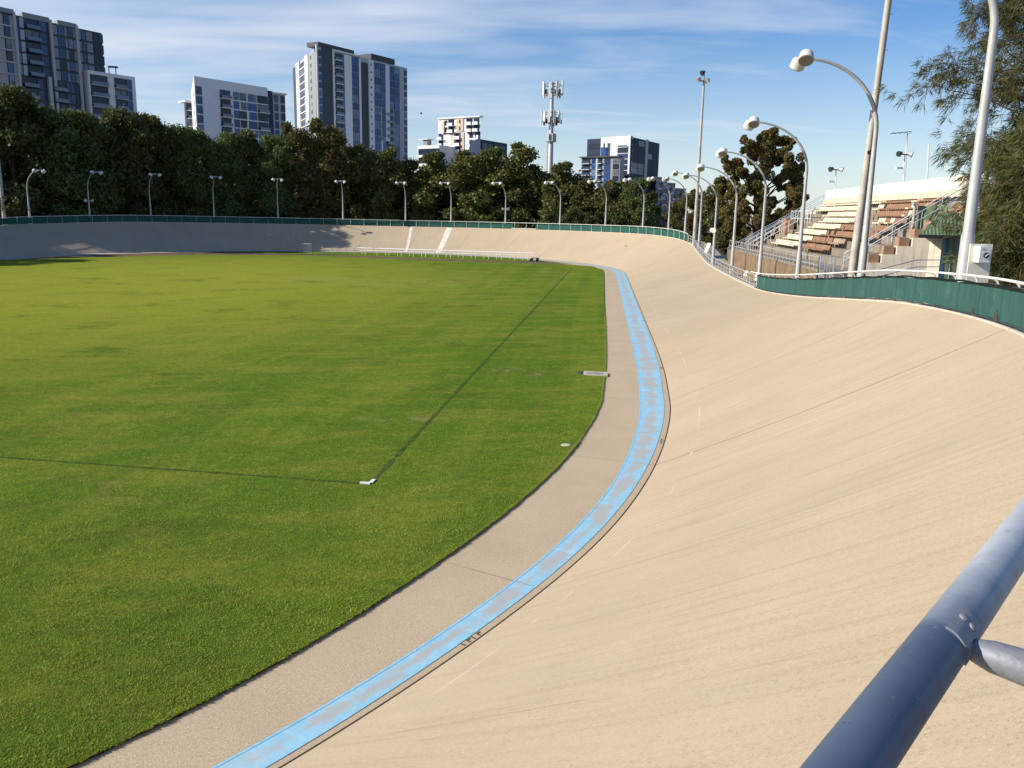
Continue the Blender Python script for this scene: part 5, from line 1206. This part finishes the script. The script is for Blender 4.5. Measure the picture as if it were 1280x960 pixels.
for k in range(5):
    z = Ez - .5 - (k + 1) * 2.55
    if k < 2:
        fD.panel('window', 556, 559, z + .5, z + 2.25, M['g_dark'], .2, mullion=False); fD.balcony(560.5, 567.5, z, 2.55, 'b_white', 'b_white'); fD.balcony(583, 590.5, z, 2.55, 'b_white', 'b_white'); fD.balcony(592, 599, z, 2.55, 'b_white', 'b_white')
    else:
        fD.balcony(548.5, 554, z, 2.55, 'b_white', 'b_white'); fD.balcony(569, 576, z, 2.55, 'b_white', 'b_white'); fD.panel('window', 587, 591, z + .5, z + 2.25, M['g_dark'], .2, mullion=False); fD.panel('window', 594, 596, z + .3, z + 2.4, M['g_dark'], .2, mullion=False); fD.balcony(597, 600, z, 2.55, 'b_white', 'b_white')
    fD.panel('wall_window', 574.5, 576, z + .9, z + 2.3, M['g_dark'], .36, mullion=False)
fD.panel('dark_band', 555, 568, Ez - 5.9, Ez - 5.4, M['g_dark'], .3); fD.panel('dark_band', 584, 599, Ez - 5.9, Ez - 5.4, M['g_dark'], .3)
I0, I1 = on(522, 334), on(549, 328); iz = top_z(535, 182, 332); tD2 = tower('apartment_block', I0, 'low white terrace-roofed block left of the cream stepped block')
body(tD2, [I0, I1, I1 + en * 10, I0 + en * 10], iz, M['b_white']); fI = Facade(tD2, I0, I1, 0, iz); fI.panel('balcony_band', 523, 549, iz - 3.4, iz - 1.2, M['g_dark'], .1); fI.panel('balcony_band', 523, 549, iz - 6.6, iz - 4.4, M['g_dark'], .1); fI.panel('roof_room', 528, 533, iz, iz + 2.2, M['b_mid'], -.5, -3); fI.panel('canopy', 524, 535, iz + 2.2, iz + 2.5, M['b_white'], .2, -4)
J0, J1 = on(600.5, 326), on(634, 344); jz = top_z(602, 174, 326); tD3 = tower('apartment_block', J0, 'low dark shaded block right of the cream stepped block')
body(tD3, [J0, J1, J1 + np.array([-7, 12]), J0 + np.array([-7, 12])], jz, M['b_navy']); fJ = Facade(tD3, J0, J1, 0, jz)
for k in range(3):
    for m in range(4): fJ.panel('window', 603 + m * 7.5, 608.5 + m * 7.5, jz - 1 - (k + 1) * 3.1, jz - 1.2 - k * 3.1, M['g_dark'], .1)
# E: dark and white tower right of centre
K0_, K1_, K2_ = on(734, 500), on(789, 480), on(824.5, 520); kz = top_z(789, 171, 480)
tE = tower('apartment_tower', K1_, 'dark blue tower with a bright white upper front, right of the phone mast')
body(tE, [K0_, K1_, K2_, K0_ + (K2_ - K1_)], kz, M['b_navy']); fE = Facade(tE, K0_, K1_, 0, kz); fE2 = Facade(tE, K1_, K2_, 0, kz)
fE.panel('white_wall', 752, 789, kz - 20, kz + .6, M['b_white'], .5, -2)
for px in (755.3, 760.5): fE.panel('slot_window', px, px + 2.0 + (px > 757) * 1.5, kz - 19, kz - 2.8, M['b_dark'], .65)
for k in range(6):
    z = kz - 2.5 - (k + 1) * 3.1
    fE.panel('window', 736, 751, z + .2, z + 2.9, M['g_dark'], .15); (fE.panel('window', 773.5, 786.5, z + .2, z + 2.9, M['g_blue' if k in (0, 2) else 'g_dark'], .65) if k > 0 else fE.balcony(774, 786, z, 3.1))
for k in range(12):
    z = kz - 1.0 - (k + 1) * 3.1
    for a, c in ((790, 798), (798.5, 806), (811, 816), (816.5, 823.5)): fE2.panel('window', a, c, z + .15, z + 2.95, M['g_navy' if rnd.random() < .85 else 'g_blue'], .15, mullion=k < 8)
fE2.panel('pale_strip', 807, 810, 0, kz + .5, M['b_grey'], .5)
L0, L1 = on(727.5, 470), on(776, 456); lz_ = top_z(750, 196, 462); tE2 = tower('apartment_block', L0, 'lower balcony block standing in front of the dark blue tower')
body(tE2, [L0, L1, L1 + np.array([4, 14]), L0 + np.array([4, 14])], lz_, M['b_mid']); fL = Facade(tE2, L0, L1, 0, lz_)
fL.panel('roof_edge', 726.5, 776, lz_ - .3, lz_ + .4, M['b_dark'], 1, -3); fL.panel('roof_room', 751, 757, lz_ + .4, lz_ + 5, M['g_blue'], -.5, -4)
for k in range(6):
    z = lz_ - .5 - (k + 1) * 3.1
    fL.balcony(729, 739, z, 3.1); fL.panel('window', 741, 746, z + .2, z + 2.9, M['g_blue'], .2, mullion=False); fL.panel('pale_strip', 746.3, 748.5, z, z + 3.1, M['b_grey'], .3); fL.balcony(749.5, 754, z, 3.1); fL.panel('window', 757, 764, z + .1, z + 3, M['g_blue'], .25); fL.panel('window', 768, 775, z + .2, z + 2.9, M['g_dark'], .2)
for (pa, pb, D_, yt, lb, nb_) in ((822, 836.5, 505, 222, 'lower dark balcony block at the right foot of the dark tower', 5), (836.5, 847, 520, 229, 'second lower block stepping down right of the dark tower', 4), (847, 861, 540, 236, 'lowest block stepping down behind the lamp posts, right of the dark tower', 4)):
    q0, q1 = on(pa, D_), on(pb, D_ + 10); zt2 = top_z(pa, yt, D_); tt = tower('apartment_block', q0, lb); body(tt, [q0, q1, q1 + np.array([-3, 14]), q0 + np.array([-3, 14])], zt2, M['b_dark'])
    fq = Facade(tt, q0, q1, 0, zt2)
    for k in range(7):
        for m in range(2):
            w_ = (pb - pa) / 2; (fq.balcony if (m + k) % 2 else (lambda a, c, z, f: fq.panel('window', a, c, z + .3, z + 2.8, M['g_blue'], .2, mullion=False)))(pa + m * w_ + .8, pa + (m + 1) * w_ - .6, zt2 - .6 - (k + 1) * 3.1, 3.1)
    fq.panel('parapet', pa, pb, zt2 - .2, zt2 + .5, M['b_grey'], .5, -1)

# ------------------------------------------------------------------ phone mast
pm0 = at_y(688, 200, 186); pm = empty('phone_mast', (pm0[0], 186, 0), 'phone mast with two rings of white antenna panels above the trees', 'phone mast')
pc = lambda z: np.array([pm0[0], 186, z]); zz1 = lambda py: at_y(690, py, 186)[2]
b = MB(); b.tube([pc(0), pc(zz1(178)), pc(zz1(177.5)), pc(zz1(158)), pc(zz1(157)), pc(zz1(103))], [.75, .55, .5, .5, .42, .38], 14); b.build('pole', M['pole'], pm, True)
for yc, hgt_, rr2, cnt in ((112, 3.3, 2.3, 9), (147, 2.6, 2.2, 12)):
    z = zz1(yc); b = MB()
    for dz in (-.9, .9): b.tube([pc(z + dz) + np.array([math.cos(a), math.sin(a), 0]) * (rr2 - .3) for a in np.linspace(0, 2 * PI, 13)], .07, 5)
    for k in range(3): a = k * 2.1 + .4; b.tube([pc(z), pc(z) + np.array([math.cos(a), math.sin(a), 0]) * rr2], .08, 5)
    fr_ = b.build('head_frame', M['dark_iron'], pm)
    for k in range(cnt):
        a = k * 2 * PI / cnt + .25; d3 = np.array([math.cos(a), math.sin(a), 0]); b = MB(); hh = hgt_ * rnd.uniform(.75, 1.05)
        b.box(pc(z + rnd.uniform(-.3, .3)) + d3 * rr2, .22, .42, hh, a); b.build('antenna', M['white_steel'], pm)
        b = MB(); b.box(pc(z - rnd.uniform(.2, 1.2)) + d3 * (rr2 - .6), .35, .4, .9, a); b.build('radio_unit', M['dark_iron'] if k % 3 else M['pole'], pm)
b = MB(); [b.box(pc(zz1(172)) + np.array([math.cos(a), math.sin(a), 0]) * .9, .4, .5, 1.6, a) for a in (0.3, 2.2, 4.0, 5.2)]; b.tube([pc(zz1(177)) + np.array([math.cos(a), math.sin(a), 0]) * 1.1 for a in np.linspace(0, 2 * PI, 13)], .08, 5); b.build('equipment_ring', M['pole'], pm)
b = MB(); b.tube([pc(0) + np.array([-.8, -.2, 0]), pc(zz1(176)) + np.array([-.75, -.2, 0])], .09, 6); b.build('cable_duct', M['pole_old'], pm)
# a bird over the trees
bp = at_y(526.5, 142, 120); b = MB(); b.lathe(bp - np.array([.2, 0, 0]), (1, 0, .1), [(0, .01), (.1, .07), (.25, .08), (.36, .04), (.42, .01)], 8)
for s_ in (-1, 1): b.add([bp + np.array([-.05, 0, .05]), bp + np.array([.12, 0, .05]), bp + np.array([.0, s_ * .35, .25]), bp + np.array([-.02, s_ * .6, .12]), bp + np.array([-.05, 0, .02])], [(0, 1, 2), (0, 2, 3), (1, 4, 3, 2), (4, 0, 3)])
tag(b.build('bird', M['dark_iron']), 'small dark bird flying right of the tall tower', 'bird')
